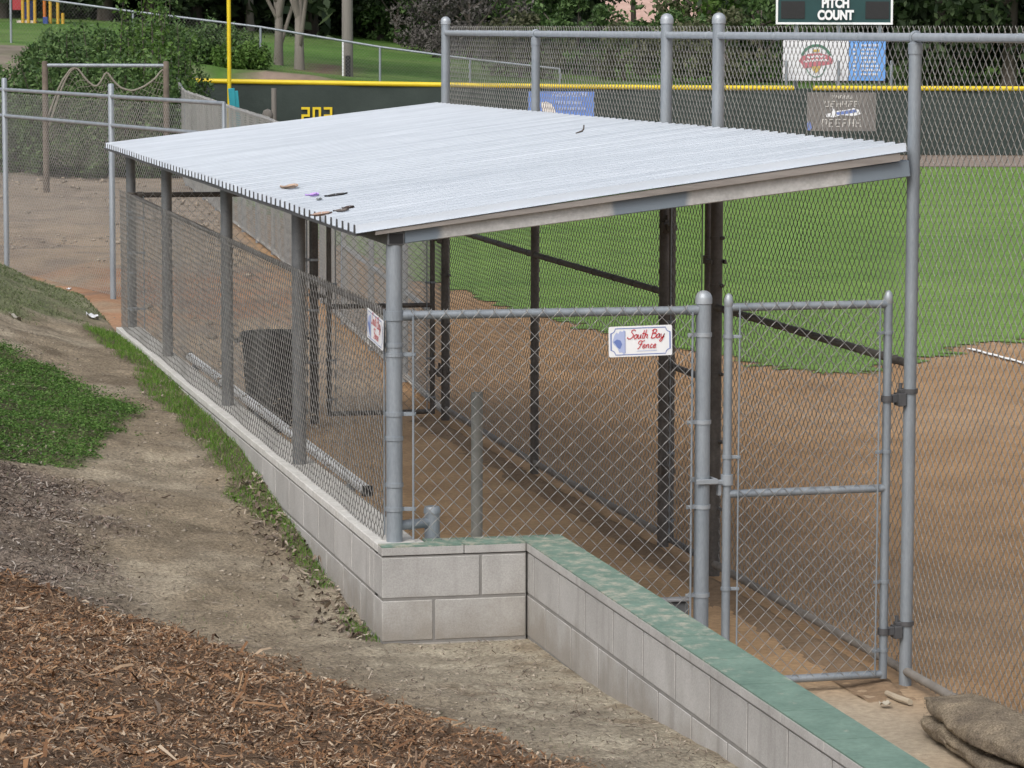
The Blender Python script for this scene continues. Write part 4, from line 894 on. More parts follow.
for s0, s1 in ((0, s_at(794)), (s_at(813), OL)):
    g = MB(); n = max(2, int((s1-s0)/2)); g.path([(*(OA+od*s), otop(s)+.01) for s in np.linspace(s0, s1, n)], cap_r, 12); g.build('yellow_cap', M['yellow'], of, smooth=True)
for s in np.arange(0, OL, 3.0):
    q = OA+od*s-on*.05; g = MB(); g.tube((*q, -.1), (*q, otop(s)-.06), .03, 8); g.build('post', M['galv'], of, smooth=True)
def text_mesh(mb, body, Mx, size, sx=1, bold=.0, z=0, ext=.004):
    cu = bpy.data.curves.new('txt', 'FONT'); cu.body = body; cu.align_x = 'CENTER'; cu.align_y = 'CENTER'; cu.size = size; cu.extrude = ext; cu.offset = bold
    ob = bpy.data.objects.new('txt', cu); col.objects.link(ob); dg = bpy.context.evaluated_depsgraph_get(); dg.update(); me = ob.evaluated_get(dg).to_mesh()
    V = np.array([v.co for v in me.vertices]); V[:, 0] *= sx; V[:, 2] += z
    V = V @ np.array(Mx.to_3x3()).T+np.array(Mx.translation)
    by = {}
    for p in me.polygons: by.setdefault(len(p.vertices), []).append(list(p.vertices))
    mb.add(V, [np.array(f) for f in by.values()])
    bpy.data.objects.remove(ob); bpy.data.curves.remove(cu)
sd_ = s_at(317); q = OA+od*sd_+on*.06
g = MB()
def digit_boxes(mb, Mx, digit, x, h, wd, th):
    seg = {'2': 'abged', '0': 'abcdef', '3': 'abgcd'}[digit]; hw = wd/2; hh = h/2
    B = {'a': (-hw, hh-th, hw, hh), 'd': (-hw, -hh, hw, -hh+th), 'g': (-hw, -th/2, hw, th/2), 'f': (-hw, 0, -hw+th, hh), 'b': (hw-th, 0, hw, hh), 'e': (-hw, -hh, -hw+th, 0), 'c': (hw-th, -hh, hw, 0)}
    for k, s_ in enumerate(seg): a0 = B[s_]; mb.box((x+a0[0], a0[1], .0+.0013*k), (x+a0[2], a0[3], .008+.0013*k), Mx)
Mx = frame((*q, zpix(117.2, 81, 317)), (od[0], od[1], 0))
for i, dch in enumerate('203'): digit_boxes(g, Mx, dch, (i-1)*.285, .43, .215, .06)
g.build('distance_number', M['yellow'], of)

# foul pole
q = at(229, 40, 81.2); g = MB(); g.tube((q[0], q[1], -.2), (q[0], q[1], 7.5), .052, 14)
tag(g.build('foul_pole', M['yellow'], loc=(q[0], q[1], 0), smooth=True), 'thin yellow foul pole rising behind the left outfield corner', 'foul pole')
q = at(274, 120, 80.2); g = MB(); g.tube((q[0], q[1], -.1), (q[0], q[1], 1.72), .065, 12); g.lathe((q[0]-.16, q[1], .95), [(0, 0), (.11, .03), (.14, .12), (.1, .22), (0, .26)], 12)
tag(g.build('short_grey_post', M['pole'], loc=(q[0], q[1], 0), smooth=True), 'grey wooden post standing in front of the windscreen left of the yellow numbers', 'post')
q = at(237.5, 120, 80.2); g = MB(); Mx = frame((q[0], q[1], .1), (od[0], od[1], 0)) @ Matrix.Rotation(.08, 4, 'Z')
g.box((-.10, 0, -.02), (.06, 1.62, .02), Mx, bev=.01); g.box((.02, .1, -.03), (.14, 1.55, -.005), Mx, bev=.01)
tag(g.build('teal_board', M['teal'], loc=(q[0], q[1], 0)), 'narrow teal board leaning on the outfield windscreen under the foul pole', 'board')

# scoreboard and banners
D = 84.0; ax = (RH[0], RH[1], 0)
def mpp(d): return d/F_PX
q = at(834.5, 0, D); zb = at(834.5, 24.5, D)[2]; Wd = 117*mpp(D); Hd = 1.45
sb = empty('scoreboard', (q[0], q[1], 0), 'dark green pitch count scoreboard with white border on posts behind the outfield fence', 'scoreboard')
Mx = frame((q[0], q[1], zb+Hd/2), ax)
g = MB(); g.box((-Wd/2, -Hd/2, -.12), (Wd/2, Hd/2, 0), Mx, bev=.01); g.build('panel', M['board'], sb)
g = MB(); bw = .055
for lo, hi in (((-Wd/2, -Hd/2), (Wd/2, -Hd/2+bw)), ((-Wd/2, Hd/2-bw), (Wd/2, Hd/2)), ((-Wd/2, -Hd/2+bw), (-Wd/2+bw, Hd/2-bw)), ((Wd/2-bw, -Hd/2+bw), (Wd/2, Hd/2-bw))): g.box((*lo, .002), (*hi, .02), Mx)
g.build('border', M['white'], sb)
for cx in (-41.5, 43): g = MB(); g.box((cx*mpp(D)-.31, -Hd/2+.15, .002), (cx*mpp(D)+.31, -Hd/2+.60, .018), Mx); g.build('digit_window', M['black'], sb)
g = MB(); text_mesh(g, 'PITCH', frame((*at(835.5, 3.5, D-.03)[:2], at(835.5, 3.5, D-.03)[2]), ax), .33, .78, .017, .01); text_mesh(g, 'COUNT', frame((*at(835.5, 15.5, D-.03)[:2], at(835.5, 15.5, D-.03)[2]), ax), .33, .78, .017, .01); g.build('lettering', M['white'], sb)
for px in (796, 838, 879):
    q = at(px, 60, D+.25); g = MB(); g.box((q[0]-.045, q[1]-.045, -.1), (q[0]+.045, q[1]+.045, zb+.9), bev=.008); g.build('post', M['galv'], sb)
for px in (786.5, 838.5, 891.5):
    q = at(px, 61, D-.55); g = MB(); g.lathe((q[0], q[1], 0), [(.04, -.1), (.04, q[2]), (0, q[2]+.02)], 12); tag(g.build('short_grey_post', M['galv'], loc=(q[0], q[1], 0), smooth=True), {786.5: 'short grey post in front of the left edge of the white banner', 838.5: 'short grey post in front of the white banner beside the blue banner', 891.5: 'short grey post at the right edge of the sky blue banner'}[px], 'post')
D2 = D-.25
def panel_banner(px0, px1, py0, py1, d, mt, name, label, th=.012):
    q = at((px0+px1)/2, (py0+py1)/2, d); W_, H_ = (px1-px0)*mpp(d), (py1-py0)*mpp(d)
    s = empty(name, tuple(q), label, 'banner'); Mx = frame(q, ax)
    n, m = 17, 9; a_, b_ = np.meshgrid(np.linspace(-W_/2, W_/2, n), np.linspace(-H_/2, H_/2, m), indexing='ij'); wv = .006*np.sin(a_*7+b_*3)
    V = np.stack([a_, b_, wv], -1).reshape(-1, 3) @ np.array(Mx.to_3x3()).T+np.array(Mx.translation); V2 = V-np.array(Mx.to_3x3())[:, 2]*th
    g = MB(); i = np.arange(n-1)[:, None]*m; j = np.arange(m-1)[None]; Fq = np.stack([i+j, i+j+m, i+j+m+1, i+j+1], -1).reshape(-1, 4); g.add(V, Fq); g.add(V2, Fq[:, ::-1])
    g.build('banner_sheet', mt, s); return s, Mx, W_, H_
s, Mx, W_, H_ = panel_banner(783, 848.5, 35, 80.5, D2, M['banner_white'], 'logo_banner', 'white banner with a round red and green emblem hanging under the scoreboard')
k = mpp(D2); ex, ey = (816-815.75)*k, -(61-57.75)*k
def ellipse(rx, ry, a0=0, a1=360, n=28): return [(ex+rx*math.cos(math.radians(a)), ey+ry*math.sin(math.radians(a))) for a in np.linspace(a0, a1, n)]
g = MB(); ribbon(g, ellipse(15*k, 15.5*k, 20, 160), 2.6*k, Mx, .014); ribbon(g, ellipse(10.5*k, 16*k, 200, 340), .9*k, Mx, .014); g.build('emblem_arc', M['green_ink'], s)
g = MB()
flat(g, [(ex+x*k, ey+y*k) for x, y in [(-17, 0), (-14.5, 4.5), (-6, 7.5), (4, 8), (13, 5.5), (17, 1), (16, -3), (8, -4.2), (-2, -5.5), (-12, -7.5), (-14, -3)]], Mx, .016); g.build('emblem_ribbon', M['pink_ink'], s)
g = MB()
for r0, x0, x1 in ((3.6, -9, 9), (-.2, -12, 12)):
    ribbon(g, [(ex+x*k, ey+(r0+1.2*math.sin((x+9)*.11)+1.0*math.sin(x*2.1))*k) for x in np.linspace(x0, x1, 40)], 1.1*k, Mx, .019)
g.build('emblem_script', M['banner_white'], s)
g = MB(); flat(g, [(ex+x*k, ey+y*k) for x, y in [(-4.5, -5.5), (4.5, -5), (3, -9.5), (0, -12), (-3, -9.5)]], Mx, .0165); flat(g, [(ex+x*k, ey+y*k) for x, y in [(-3, 9), (3.2, 9), (3.5, 11.5), (-3, 11.5)]], Mx, .0165); g.build('emblem_centre', M['gold_ink'], s)
s, Mx, W_, H_ = panel_banner(849, 885.5, 33, 80.5, D2, M['banner_blue'], 'list_banner', 'sky blue banner with rows of small white print beside the white banner')
g = MB()
for i, r0 in enumerate(np.arange(46.5, 79, 4.1)):
    x = 853.5; rr_ = random.Random(i)
    xs2 = [853.3, 854.7]+list(np.arange(861, 861+rr_.randint(8, 10)*2, 2.0))
    for x in xs2:
        hgt = rr_.uniform(1.9, 2.5); X0 = (x-867.25)*k; Y0 = -(r0-56.75)*k; g.box((X0, Y0, .006), (X0+1.15*k, Y0+hgt*k, .016), Mx)
        if rr_.random() < .5: g.box((X0+.3*k, Y0+.5*k, .016), (X0+1.7*k, Y0+1.1*k, .018), Mx)
g.build('small_print', M['banner_white'], s)
D3 = 79.4
k = mpp(D3)
s, Mx, W_, H_ = panel_banner(807, 876, 92.5, 131, D3, M['banner_grey'], 'team_banner', 'weathered grey brown banner with pale block letters on the windscreen below the yellow rail gap')
def glyphs(mb, Mx, cx, cy, h, n, wd, gap, th, seed, z=.010):
    """illegible block letters: uprights with bars"""
    rr_ = random.Random(seed); x = cx-(n*(wd+gap)-gap)/2
    for i in range(n):
        y0 = cy-h/2; kind = rr_.randint(0, 4)
        mb.box((x, y0, z), (x+th, y0+h, z+.006), Mx)
        if kind in (0, 2, 3): mb.box((x+wd-th, y0, z), (x+wd, y0+h, z+.006), Mx)
        if kind in (0, 1, 4): mb.box((x+th, y0+h-th, z), (x+wd, y0+h, z+.006), Mx)
        if kind in (1, 2, 4): mb.box((x+th, y0+h/2-th/2, z), (x+wd-th, y0+h/2+th/2, z+.006), Mx)
        if kind in (3, 4): mb.box((x+th, y0, z), (x+wd-th, y0+th, z+.006), Mx)
        x += wd+gap
g = MB(); Yc = lambda y: -(y-111.75)*k
glyphs(g, Mx, (841.5-841.5)*k, Yc(97), 3.6*k, 5, 3.2*k, .9*k, .8*k, 4); glyphs(g, Mx, 0, Yc(104), 6.0*k, 6, 4.6*k, 1.3*k, .9*k, 9); glyphs(g, Mx, 0, Yc(123), 8*k, 6, 5.2*k, 1.5*k, 1.0*k, 14); g.build('lettering', mat('faded white print', (.44, .42, .40), (.55, .53, .50), 9, .7), s)
g = MB()
flat(g, [(x*k, Yc(y)) for x, y in [(-15, 117), (-16, 114), (-10, 113), (-9, 107), (-6, 111), (4, 110), (12, 108), (18, 110), (19, 114), (12, 116), (0, 115), (-8, 117.5)]], Mx, .010); g.build('figure', M['banner_white'], s)
g = MB(); flat(g, [(x*k, Yc(y)) for x, y in [(-6, 112.5), (2, 111), (14, 109.3), (16, 112), (6, 113.8), (-4, 115)]], Mx, .013); flat(g, [(x*k, Yc(y)) for x, y in [(-34, 130), (-34.2, 123), (-31.5, 121), (-29.5, 128), (-31, 130.5)]], Mx, .013); g.build('figure', M['blue_ink'], s)
s, Mx, W_, H_ = panel_banner(528.3, 594, 91.5, 121, D3+.2, M['banner_blue2'], 'blue_banner', 'royal blue banner with white print and a pale figure on the outfield windscreen')
g = MB(); Yc = lambda y: -(y-106.25)*k
glyphs(g, Mx, 9*k, Yc(94.5), 4*k, 11, 2.4*k, .9*k, .7*k, 21); glyphs(g, Mx, 8*k, Yc(102.5), 3.2*k, 10, 2.0*k, .8*k, .6*k, 22); glyphs(g, Mx, 11*k, Yc(108.5), 2.6*k, 12, 1.6*k, .7*k, .55*k, 23); g.build('lettering', mat('pale blue print', (.42, .48, .66), (.5, .56, .72), 9, .6), s)
g = MB(); flat(g, [((x-561.15)*k, Yc(y)) for x, y in [(541, 102.5), (546, 101.5), (551, 103.5), (554, 108), (557, 116), (549, 115.5), (545, 112), (542, 111)]], Mx, .010); g.build('figure', mat('pale cream print', (.66, .60, .58), (.74, .7, .68), 8, .6), s)

# fence along the edge of the park hill
hf = empty('hill_fence', (*ud(-6, 87), 2.1), 'low chain link fence with a sloping top rail along the park lawn above the outfield', 'fence')
hp = [(-140, -24, 20), (-60, -14.5, 33), (10.5, -5, 42), (133, 11.5, 55), (260.5, 27, 70), (380, 47, 81), (470, 59, 86), (560, 69, 93)]
pts = []
for px, y0, y1 in hp: q = at(px, y0, 86.6); pts.append((q[0], q[1], q[2], at(px, y1+3, 86.6)[2]))
g = MB(); ms = MB()
for p0, p1 in zip(pts[:-1], pts[1:]):
    g.tube(p0[:3], p1[:3], .03, 8)
    P0, P1 = np.array(p0[:2]), np.array(p1[:2]); mbx = MB(); chain(mbx, P0, P1, 0, 1, p=.09, r=.0025, depth=False, barbs=False); V = mbx.V[0]; s = ((V[:, :2]-P0)@(P1-P0))/((P1-P0)@(P1-P0))
    zt = p0[2]+(p1[2]-p0[2])*s; zb_ = p0[3]+(p1[3]-p0[3])*s; V[:, 2] = zb_+(zt-zb_)*V[:, 2]; ms.add(V, mbx.F[0])
g.build('top_rail', M['galv'], hf, smooth=True); ms.build('chain_link_mesh', M['wire_old'], hf, smooth='all')
for p0 in pts: g = MB(); g.tube((p0[0], p0[1], p0[3]-.4), p0[:3], .033, 10); g.build('post', M['galv'], hf, smooth=True)

# utility pole
q = at(347.5, 80, 88.5); up = empty('utility_pole', (q[0], q[1], 0), 'thick weathered wooden utility pole with a small white tag on the lawn', 'utility pole')
g = MB(); g.lathe((q[0], q[1], 0), [(.165, .8), (.15, 4), (.14, 9)], 20); g.build('pole', M['pole'], up, smooth=True)
g = MB(); t2 = at(347.3, 33, 88.25); g.box((-.085, -.11, -.01), (.085, .11, .01), frame(t2, ax)); g.build('tag_plate', M['white'], up)
t3 = at(343.3, 60, 88.35); g = MB(); g.tube((t3[0], t3[1], 1), (t3[0], t3[1], at(343, 41, 88.35)[2]), .035, 10); g.build('conduit', M['banner_white'], up, smooth=True)
t3 = at(347.5, 68, 88.31); g = MB(); g.box((-.06, -.5, -.02), (.08, .34, .02), frame(t3, ax), bev=.01); g.build('sleeve', M['black'], up)

# playground
pg = empty('playground', (*ud(-15.2, 106), 3.2), 'red blue and yellow play structure on the far park lawn at upper left', 'play structure')
dP = 106
def pbox(x0, x1, y0, y1, mt, name, dd=0, th=.05):
    a = at(x0, y1, dP+dd); b = at(x1, y0, dP+dd); W_ = (x1-x0)*mpp(dP); H_ = (y1-y0)*mpp(dP); c_ = (a+b)/2; g = MB(); g.box((-W_/2, -H_/2, -th), (W_/2, H_/2, th), frame(c_, ax), bev=.01); g.build(name, mt, pg)
for x, mt in ((23, 'play_yellow'), (35, 'play_yellow'), (28.5, 'play_yellow'), (44.7, 'play_orange'), (50.5, 'play_yellow'), (58, 'play_yellow'), (63, 'play_yellow')):
    y1 = 26; q = at(x, y1, dP); t2 = at(x, -45 if x < 60 else 13, dP); g = MB(); g.tube((q[0], q[1], q[2]-.4), (q[0], q[1], t2[2]), .055, 10); g.build('post', M[mt], pg, smooth=True)
pbox(12.5, 22, -14, 10, M['play_red'], 'slide_panel', .3); pbox(24, 28.2, 2, 19, M['play_blue'], 'wall_panel', .2); pbox(29.2, 34.4, 1, 20, M['play_blue'], 'wall_panel', .2); pbox(43, 48, 17, 25, M['play_blue'], 'step_panel', -.2)
pbox(20, 62, -20, -16, M['play_red'], 'canopy', .4, .8); pbox(19, 36, 20.5, 25, M['stucco'], 'deck', .5, .5)

# houses beyond the trees
def house(u, d, zg, w_, dp, hw, hr, label):
    o = ud(u, d); h = empty('house', (*o, zg), label, 'house'); Mx = Matrix.Translation((*o, zg)) @ Matrix.Rotation(-YAW, 4, 'Z')
    g = MB(); g.box((-w_/2, -dp/2, -1.5), (w_/2, dp/2, hw), Mx); g.build('wall', M['stucco'], h)
    e = .5; V = [(-w_/2-e, -dp/2-e, hw), (w_/2+e, -dp/2-e, hw), (w_/2+e, dp/2+e, hw), (-w_/2-e, dp/2+e, hw), (-w_/2+dp*.35, 0, hw+hr), (w_/2-dp*.35, 0, hw+hr)]
    V = [tuple(Mx @ Vector(v)) for v in V]; g = MB(); g.add(V, [np.array([[0, 1, 5, 4], [2, 3, 4, 5]]), np.array([[1, 2, 5], [3, 0, 4]]), np.array([[0, 3, 2, 1]])]); g.build('roof', M['tile'], h)
    for x in (-w_*.28, w_*.2):
        g = MB(); g.box((x-.6, -dp/2-.04, hw*.4), (x+.6, -dp/2+.02, hw*.8), Mx); f = g.build('window', M['glass'], h)
        g = MB(); g.box((x-.7, -dp/2-.06, hw*.37), (x+.7, -dp/2-.045, hw*.4), Mx); g.build('sill', M['white'], f)
    return h
house(8.8, 178, .0, 10.5, 9, 3.55, 2.6, 'house with a pinkish tiled roof seen between trees beyond the outfield')
house(-4.9, 172, 1.2, 3.6, 5, 2.4, 1.6, 'small pale house half hidden behind trees left of the grey bush')

# ------------------------------------------------------------------ vegetation
def leaves(c, s, up=.0):
    """quads of size s (array) centred on c with random facing"""
    n = len(c); a = RNG.normal(0, 1, (n, 3)); a /= np.linalg.norm(a, axis=1)[:, None]; b = np.cross(a, RNG.normal(0, 1, (n, 3))); b /= np.linalg.norm(b, axis=1)[:, None]
    s = np.broadcast_to(s, (n,))[:, None]
    a = a*s; b = b*s*.55
    return np.stack([c-a, c-b*.9, c+a, c+b], 1).reshape(-1, 3), np.arange(4*n).reshape(-1, 4)
def crown_mesh(name, seed, H, Rr, clumps, per, size, lower=.25, conic=0, weep=0):
    """crown around the origin: clumps spread through an uneven volume, leaf-sized faces in each"""
    global RNG
    RNG = np.random.default_rng(seed); g = MB()
    th = RNG.uniform(0, 2*PI, clumps); v = RNG.uniform(0, 1, clumps); rad = RNG.uniform(.25, 1, clumps)**.6
    z = lower*H+(1-lower)*H*v; env = (np.sin(PI*np.clip(.12+.80*v, 0, 1))**.7) if not conic else (1.02-v)**.8
    lob = 1+.28*np.sin(th*2+seed)+.18*np.sin(th*3+2*seed+v*6)
    c = np.stack([Rr*env*rad*lob*np.cos(th), Rr*env*rad*lob*np.sin(th), z], 1)
    cs_ = Rr*RNG.uniform(.12, .30, clumps)
    P = np.repeat(c, per, 0); d = RNG.normal(0, 1, (len(P), 3)); d /= np.linalg.norm(d, axis=1)[:, None]; rr_ = np.repeat(cs_, per)*RNG.uniform(.2, 1, len(P))**.5
    d = d*rr_[:, None]*np.array([1, 1, .75]); P = P+d
    if weep: P[:, 2] -= RNG.uniform(0, 1, len(P))**2*weep
    V, Fq = leaves(P, RNG.uniform(.6, 1.3, len(P))*size); g.add(V, Fq)
    return g, c
def trunk_mesh(seed, H, r, lean=(0, 0), branches=5, crown=None, fork=.4, n=10):
    rr_ = random.Random(seed); g = MB()
    pts = spline([(0, 0, -.4), (lean[0]*.15, lean[1]*.15, H*.25), (lean[0]*.5+rr_.uniform(-.1, .1), lean[1]*.5, H*.55), (lean[0], lean[1], H*.95)], 6)
    rad = np.linspace(1, .35, len(pts))*r; rad[:3] *= [1.5, 1.15, 1.05]; g.path(pts, rad, n)
    if fork < .2:                                                      # low fork into several leaders
        for k, (lx, ly) in enumerate(((-.9, .2), (.75, -.3), (.1, .8), (-.4, -.7))): g.path(spline([(0, 0, 1.2+.25*k), (lx*.45, ly*.45, 2.2+.2*k), (lx, ly, H*.55), (lx*1.5, ly*1.5, H*.95)], 6), np.linspace(.78, .25, 19)*r, 8)
    for k in range(branches):
        i = int(len(pts)*(fork+(.9-fork)*k/max(1, branches))); p0 = pts[min(i, len(pts)-2)]
        if crown is not None and len(crown): e = np.array(crown[rr_.randrange(len(crown))])
        else: e = p0+np.array([rr_.uniform(-1, 1)*H*.3, rr_.uniform(-1, 1)*H*.3, H*.3])
        m = p0*.5+e*.5+np.array([0, 0, -.05*H]); g.path(spline([p0, m, e], 5), np.linspace(.45, .12, 11)*r, 6)
    return g
PROTO = {}
def proto(kind):
    if kind in PROTO: return PROTO[kind]
    spec = dict(
        dense=dict(seed=3, H=9, Rr=3.6, clumps=95, per=85, size=.17, mt='leaf_dark', lower=.06),
        dense2=dict(seed=14, H=10.5, Rr=3.9, clumps=105, per=85, size=.18, mt='leaf_dark', lower=.10),
        broad=dict(seed=5, H=8, Rr=3.4, clumps=80, per=80, size=.15, mt='leaf_mid', lower=.12),
        light=dict(seed=8, H=8, Rr=3.0, clumps=70, per=80, size=.13, mt='leaf_light', lower=.22, weep=1.2),
        olive=dict(seed=9, H=6, Rr=2.6, clumps=60, per=70, size=.12, mt='leaf_olive', lower=.15),
        sparse=dict(seed=29, H=6, Rr=2.2, clumps=16, per=60, size=.10, mt='leaf_olive', lower=.35),
        greyb=dict(seed=12, H=3.4, Rr=2.3, clumps=70, per=110, size=.075, mt='leaf_grey', lower=.08),
        high=dict(seed=17, H=9.5, Rr=3.8, clumps=85, per=110, size=.10, mt='leaf_dark', lower=.46),
        low=dict(seed=19, H=2.6, Rr=1.8, clumps=45, per=90, size=.09, mt='leaf_mid', lower=.05),
        lowo=dict(seed=23, H=2.2, Rr=1.9, clumps=45, per=80, size=.09, mt='leaf_olive', lower=.05))[kind]
    mt = spec.pop('mt'); g, cl = crown_mesh(kind, **spec); t = trunk_mesh(spec['seed'], spec['H']*.8, .05+.022*spec['H'] if kind != 'high' else .155, (RNG.uniform(-.4, .4), RNG.uniform(-.4, .4)), 7, cl, fork=.15 if kind == 'high' else .4)
    PROTO[kind] = (g, t, M[mt]); return PROTO[kind]
MESH = {}
def tree(kind, px, py, d, label, scale=1.0, sz=1.0, rot=0, name='tree', cat='tree', bark='bark', group=None, zg=None, crown=True):
    """kind prototype set down at distance d; px the column of its trunk, base on the hill"""
    q = at(px, 0, d); u = (q[:2]-CAM[:2])@RH; dd = (q[:2]-CAM[:2])@FH
    z = hill_z(u, dd) if zg is None else zg
    e = empty(name, (q[0], q[1], z), label, cat, group); e.rotation_euler.z = rot; e.scale = (scale, scale, scale*sz)
    g, t, mt = proto(kind)
    if kind not in MESH:
        co = g.build('crown', mt); to = t.build('trunk', M[bark], smooth='all')
        MESH[kind] = (co, to); first = True
        for o in (co, to): o.parent = e; o.location = (0, 0, 0)
    else:
        for o in MESH[kind]:
            c_ = o.copy(); col.objects.link(c_); c_.parent = e
            if c_.name.startswith('trunk') and bark != 'bark': c_.data = c_.data.copy(); c_.data.materials[0] = M[bark]
    return e
GT = 'trees closing off the park behind the field'
tree('dense', 150, 0, 112, 'dark evergreen tree behind the left shrubs', .95, 1, .3, group=GT)
tree('dense2', 195, 0, 116, 'dark evergreen tree behind the yellow foul pole', 1, 1, 1.1, group=GT)
tree('dense', 238, 0, 121, 'dark tree behind the pale slim trunk', 1, 1, 2.1, group=GT)
tree('dense2', 105, 0, 112, 'dark evergreen tree right of the play structure', 1, 1, 4.1, group=GT)
tree('dense', 55, 0, 113, 'dark evergreen tree behind the play structure', 1, 1, 5.1, group=GT)
tree('dense2', 0, 0, 112, 'dark evergreen tree at the left end of the park', 1, 1, .4, group=GT)
tree('dense2', 312, 0, 119, 'dark tree directly behind the forked twin trunks', .95, 1, 3.3, group=GT)
tree('broad', 378, 0, 121, 'green leafy tree just right of the utility pole', 1.0, 1, .9, group=GT)
tree('dense', 345, 0, 122, 'dark evergreen tree behind the utility pole', 1, 1, 4.6, group=GT)
tree('broad', 425, 0, 140, 'green leafy tree behind the grey bush', .9, 1.1, 2.9, group=GT)
tree('light', 420, 0, 128, 'pale green drooping tree left of the grey bush', .7, 1.1, 1.9, group=GT)
tree('dense', 520, 0, 132, 'dark tree behind the capped corner post of the tall fence', .85, 1.1, .2, group=GT)
tree('broad', 540, 0, 122, 'bushy green tree above the blue banner', .75, 1, 4.4, group=GT)
tree('dense2', 560, 0, 130, 'dark tree left of the pink roofed house', .62, 1, 5.4, group=GT)
tree('sparse', 634, 0, 138, 'thin branching olive tree in front of the pink roof', .8, 1.25, .5, group=GT)
tree('olive', 712, 0, 120, 'grey olive tree right of the pink roofed house', .8, 1.3, 2.5, group=GT)
tree('light', 745, 0, 112, 'pale green drooping tree left of the scoreboard', .9, 1.1, .1, group=GT)
tree('broad', 722, 0, 128, 'green leafy tree behind the paired tall fence posts', .9, 1, 3.9, group=GT)
tree('dense2', 800, 0, 106, 'dark evergreen tree behind the scoreboard panel', .9, 1, 1.7, group=GT)
tree('dense', 880, 0, 100, 'dark evergreen tree right behind the sky blue banner', .95, 1, 2.7, group=GT)
tree('dense2', 940, 0, 99, 'dark evergreen tree right of the scoreboard', .95, 1, 3.7, group=GT)
tree('dense', 1010, 0, 98, 'dark evergreen tree at the right end of the outfield fence', 1, 1, .7, group=GT)
tree('dense2', 1085, 0, 100, 'dark evergreen tree beyond the right edge of the field', 1, 1, 1.2, group=GT)
tree('dense', 840, 0, 118, 'dark evergreen tree far behind the white banner', 1.1, 1, 5.7, group=GT)
for px, d, kd, lab in ((1170, 104, 'dense', 'dark evergreen tree well to the right of the field'), (1265, 102, 'dense2', 'dark evergreen tree far to the right of the field'), (1370, 106, 'broad', 'green leafy tree far to the right of the field'), (-90, 113, 'dense', 'dark evergreen tree left of the play structure'), (-190, 116, 'dense2', 'dark evergreen tree far to the left of the play structure')):
    tree(kd, px, 0, d, lab, 1, 1, px*.01, group=GT)
# trunks one can tell apart
tree('high', 250, 0, 116, 'slim pale trunked tree left of the forked twin trunks', 1.0, 1, .4, bark='bark_pale', group=GT)
tree('high', 278, 0, 91, 'left grey barked trunk of the close pair on the lawn', .85, 1.25, 2.2, group=GT)
tree('high', 299, 0, 89.5, 'right grey barked trunk of the close pair on the lawn', .9, 1.25, 1.0, group=GT)
tree('greyb', 470, 0, 108, 'grey leafless twiggy bush behind the left end of the tall fence', 1.0, 1, 0, 'bush', 'bush')
tree('greyb', 440, 0, 112, 'grey leafless twiggy bush left of the larger grey bush', .85, 1.1, 1, 'bush', 'bush')
GB = 'low bushes along the lawn behind the outfield fence'
for i, (px, d, sc, lab, kd) in enumerate([(520, 96, .8, 'low olive bush behind the corner post of the tall fence', 'lowo'), (575, 100, .9, 'low green bush above the blue banner', 'low'), (625, 97, .7, 'low olive bush under the pink roofed house', 'lowo'), (668, 102, .75, 'low green bush behind the capped fence post', 'low'), (715, 96, .9, 'low olive bush left of the white banner', 'lowo'), (762, 99, 1.1, 'low green bush beside the white banner', 'low'), (360, 122, .8, 'low dark bush right of the utility pole at the lawn edge', 'low'), (395, 120, .9, 'low dark bush at the lawn edge left of the grey bush', 'low')]):
    tree(kd, px, 0, d, lab, sc, 1, i*1.3, 'bush', 'bush', group=GB)
q = at(341, 66, 92); 
# far dark wood behind all of it
RNG = np.random.default_rng(77); n = 34000
px = RNG.uniform(-120, 1150, n); d = np.where(px < 330, RNG.uniform(116, 140, n), np.where(px > 720, RNG.uniform(114, 140, n), RNG.uniform(126, 150, n))); keep = ~((px > 596) & (px < 705)); px, d = px[keep], d[keep]; hgt = RNG.uniform(0, 1, len(px))*(8+2.5*np.sin(px*.031)+1.5*np.sin(px*.083))
u = (px-512)/F_PX*d; P2 = CAM[:2]+u[:, None]*RH+d[:, None]*FH; V, Fq = leaves(np.c_[P2, 1.5+hgt], RNG.uniform(.22, .5, len(px)))
tag(MB().add(V, Fq).build('far_wood', M['leaf_dark'], loc=(*ud(0, 155), 1.5)), 'dark mass of far-off wood behind the park trees', 'woodland', kind='stuff')

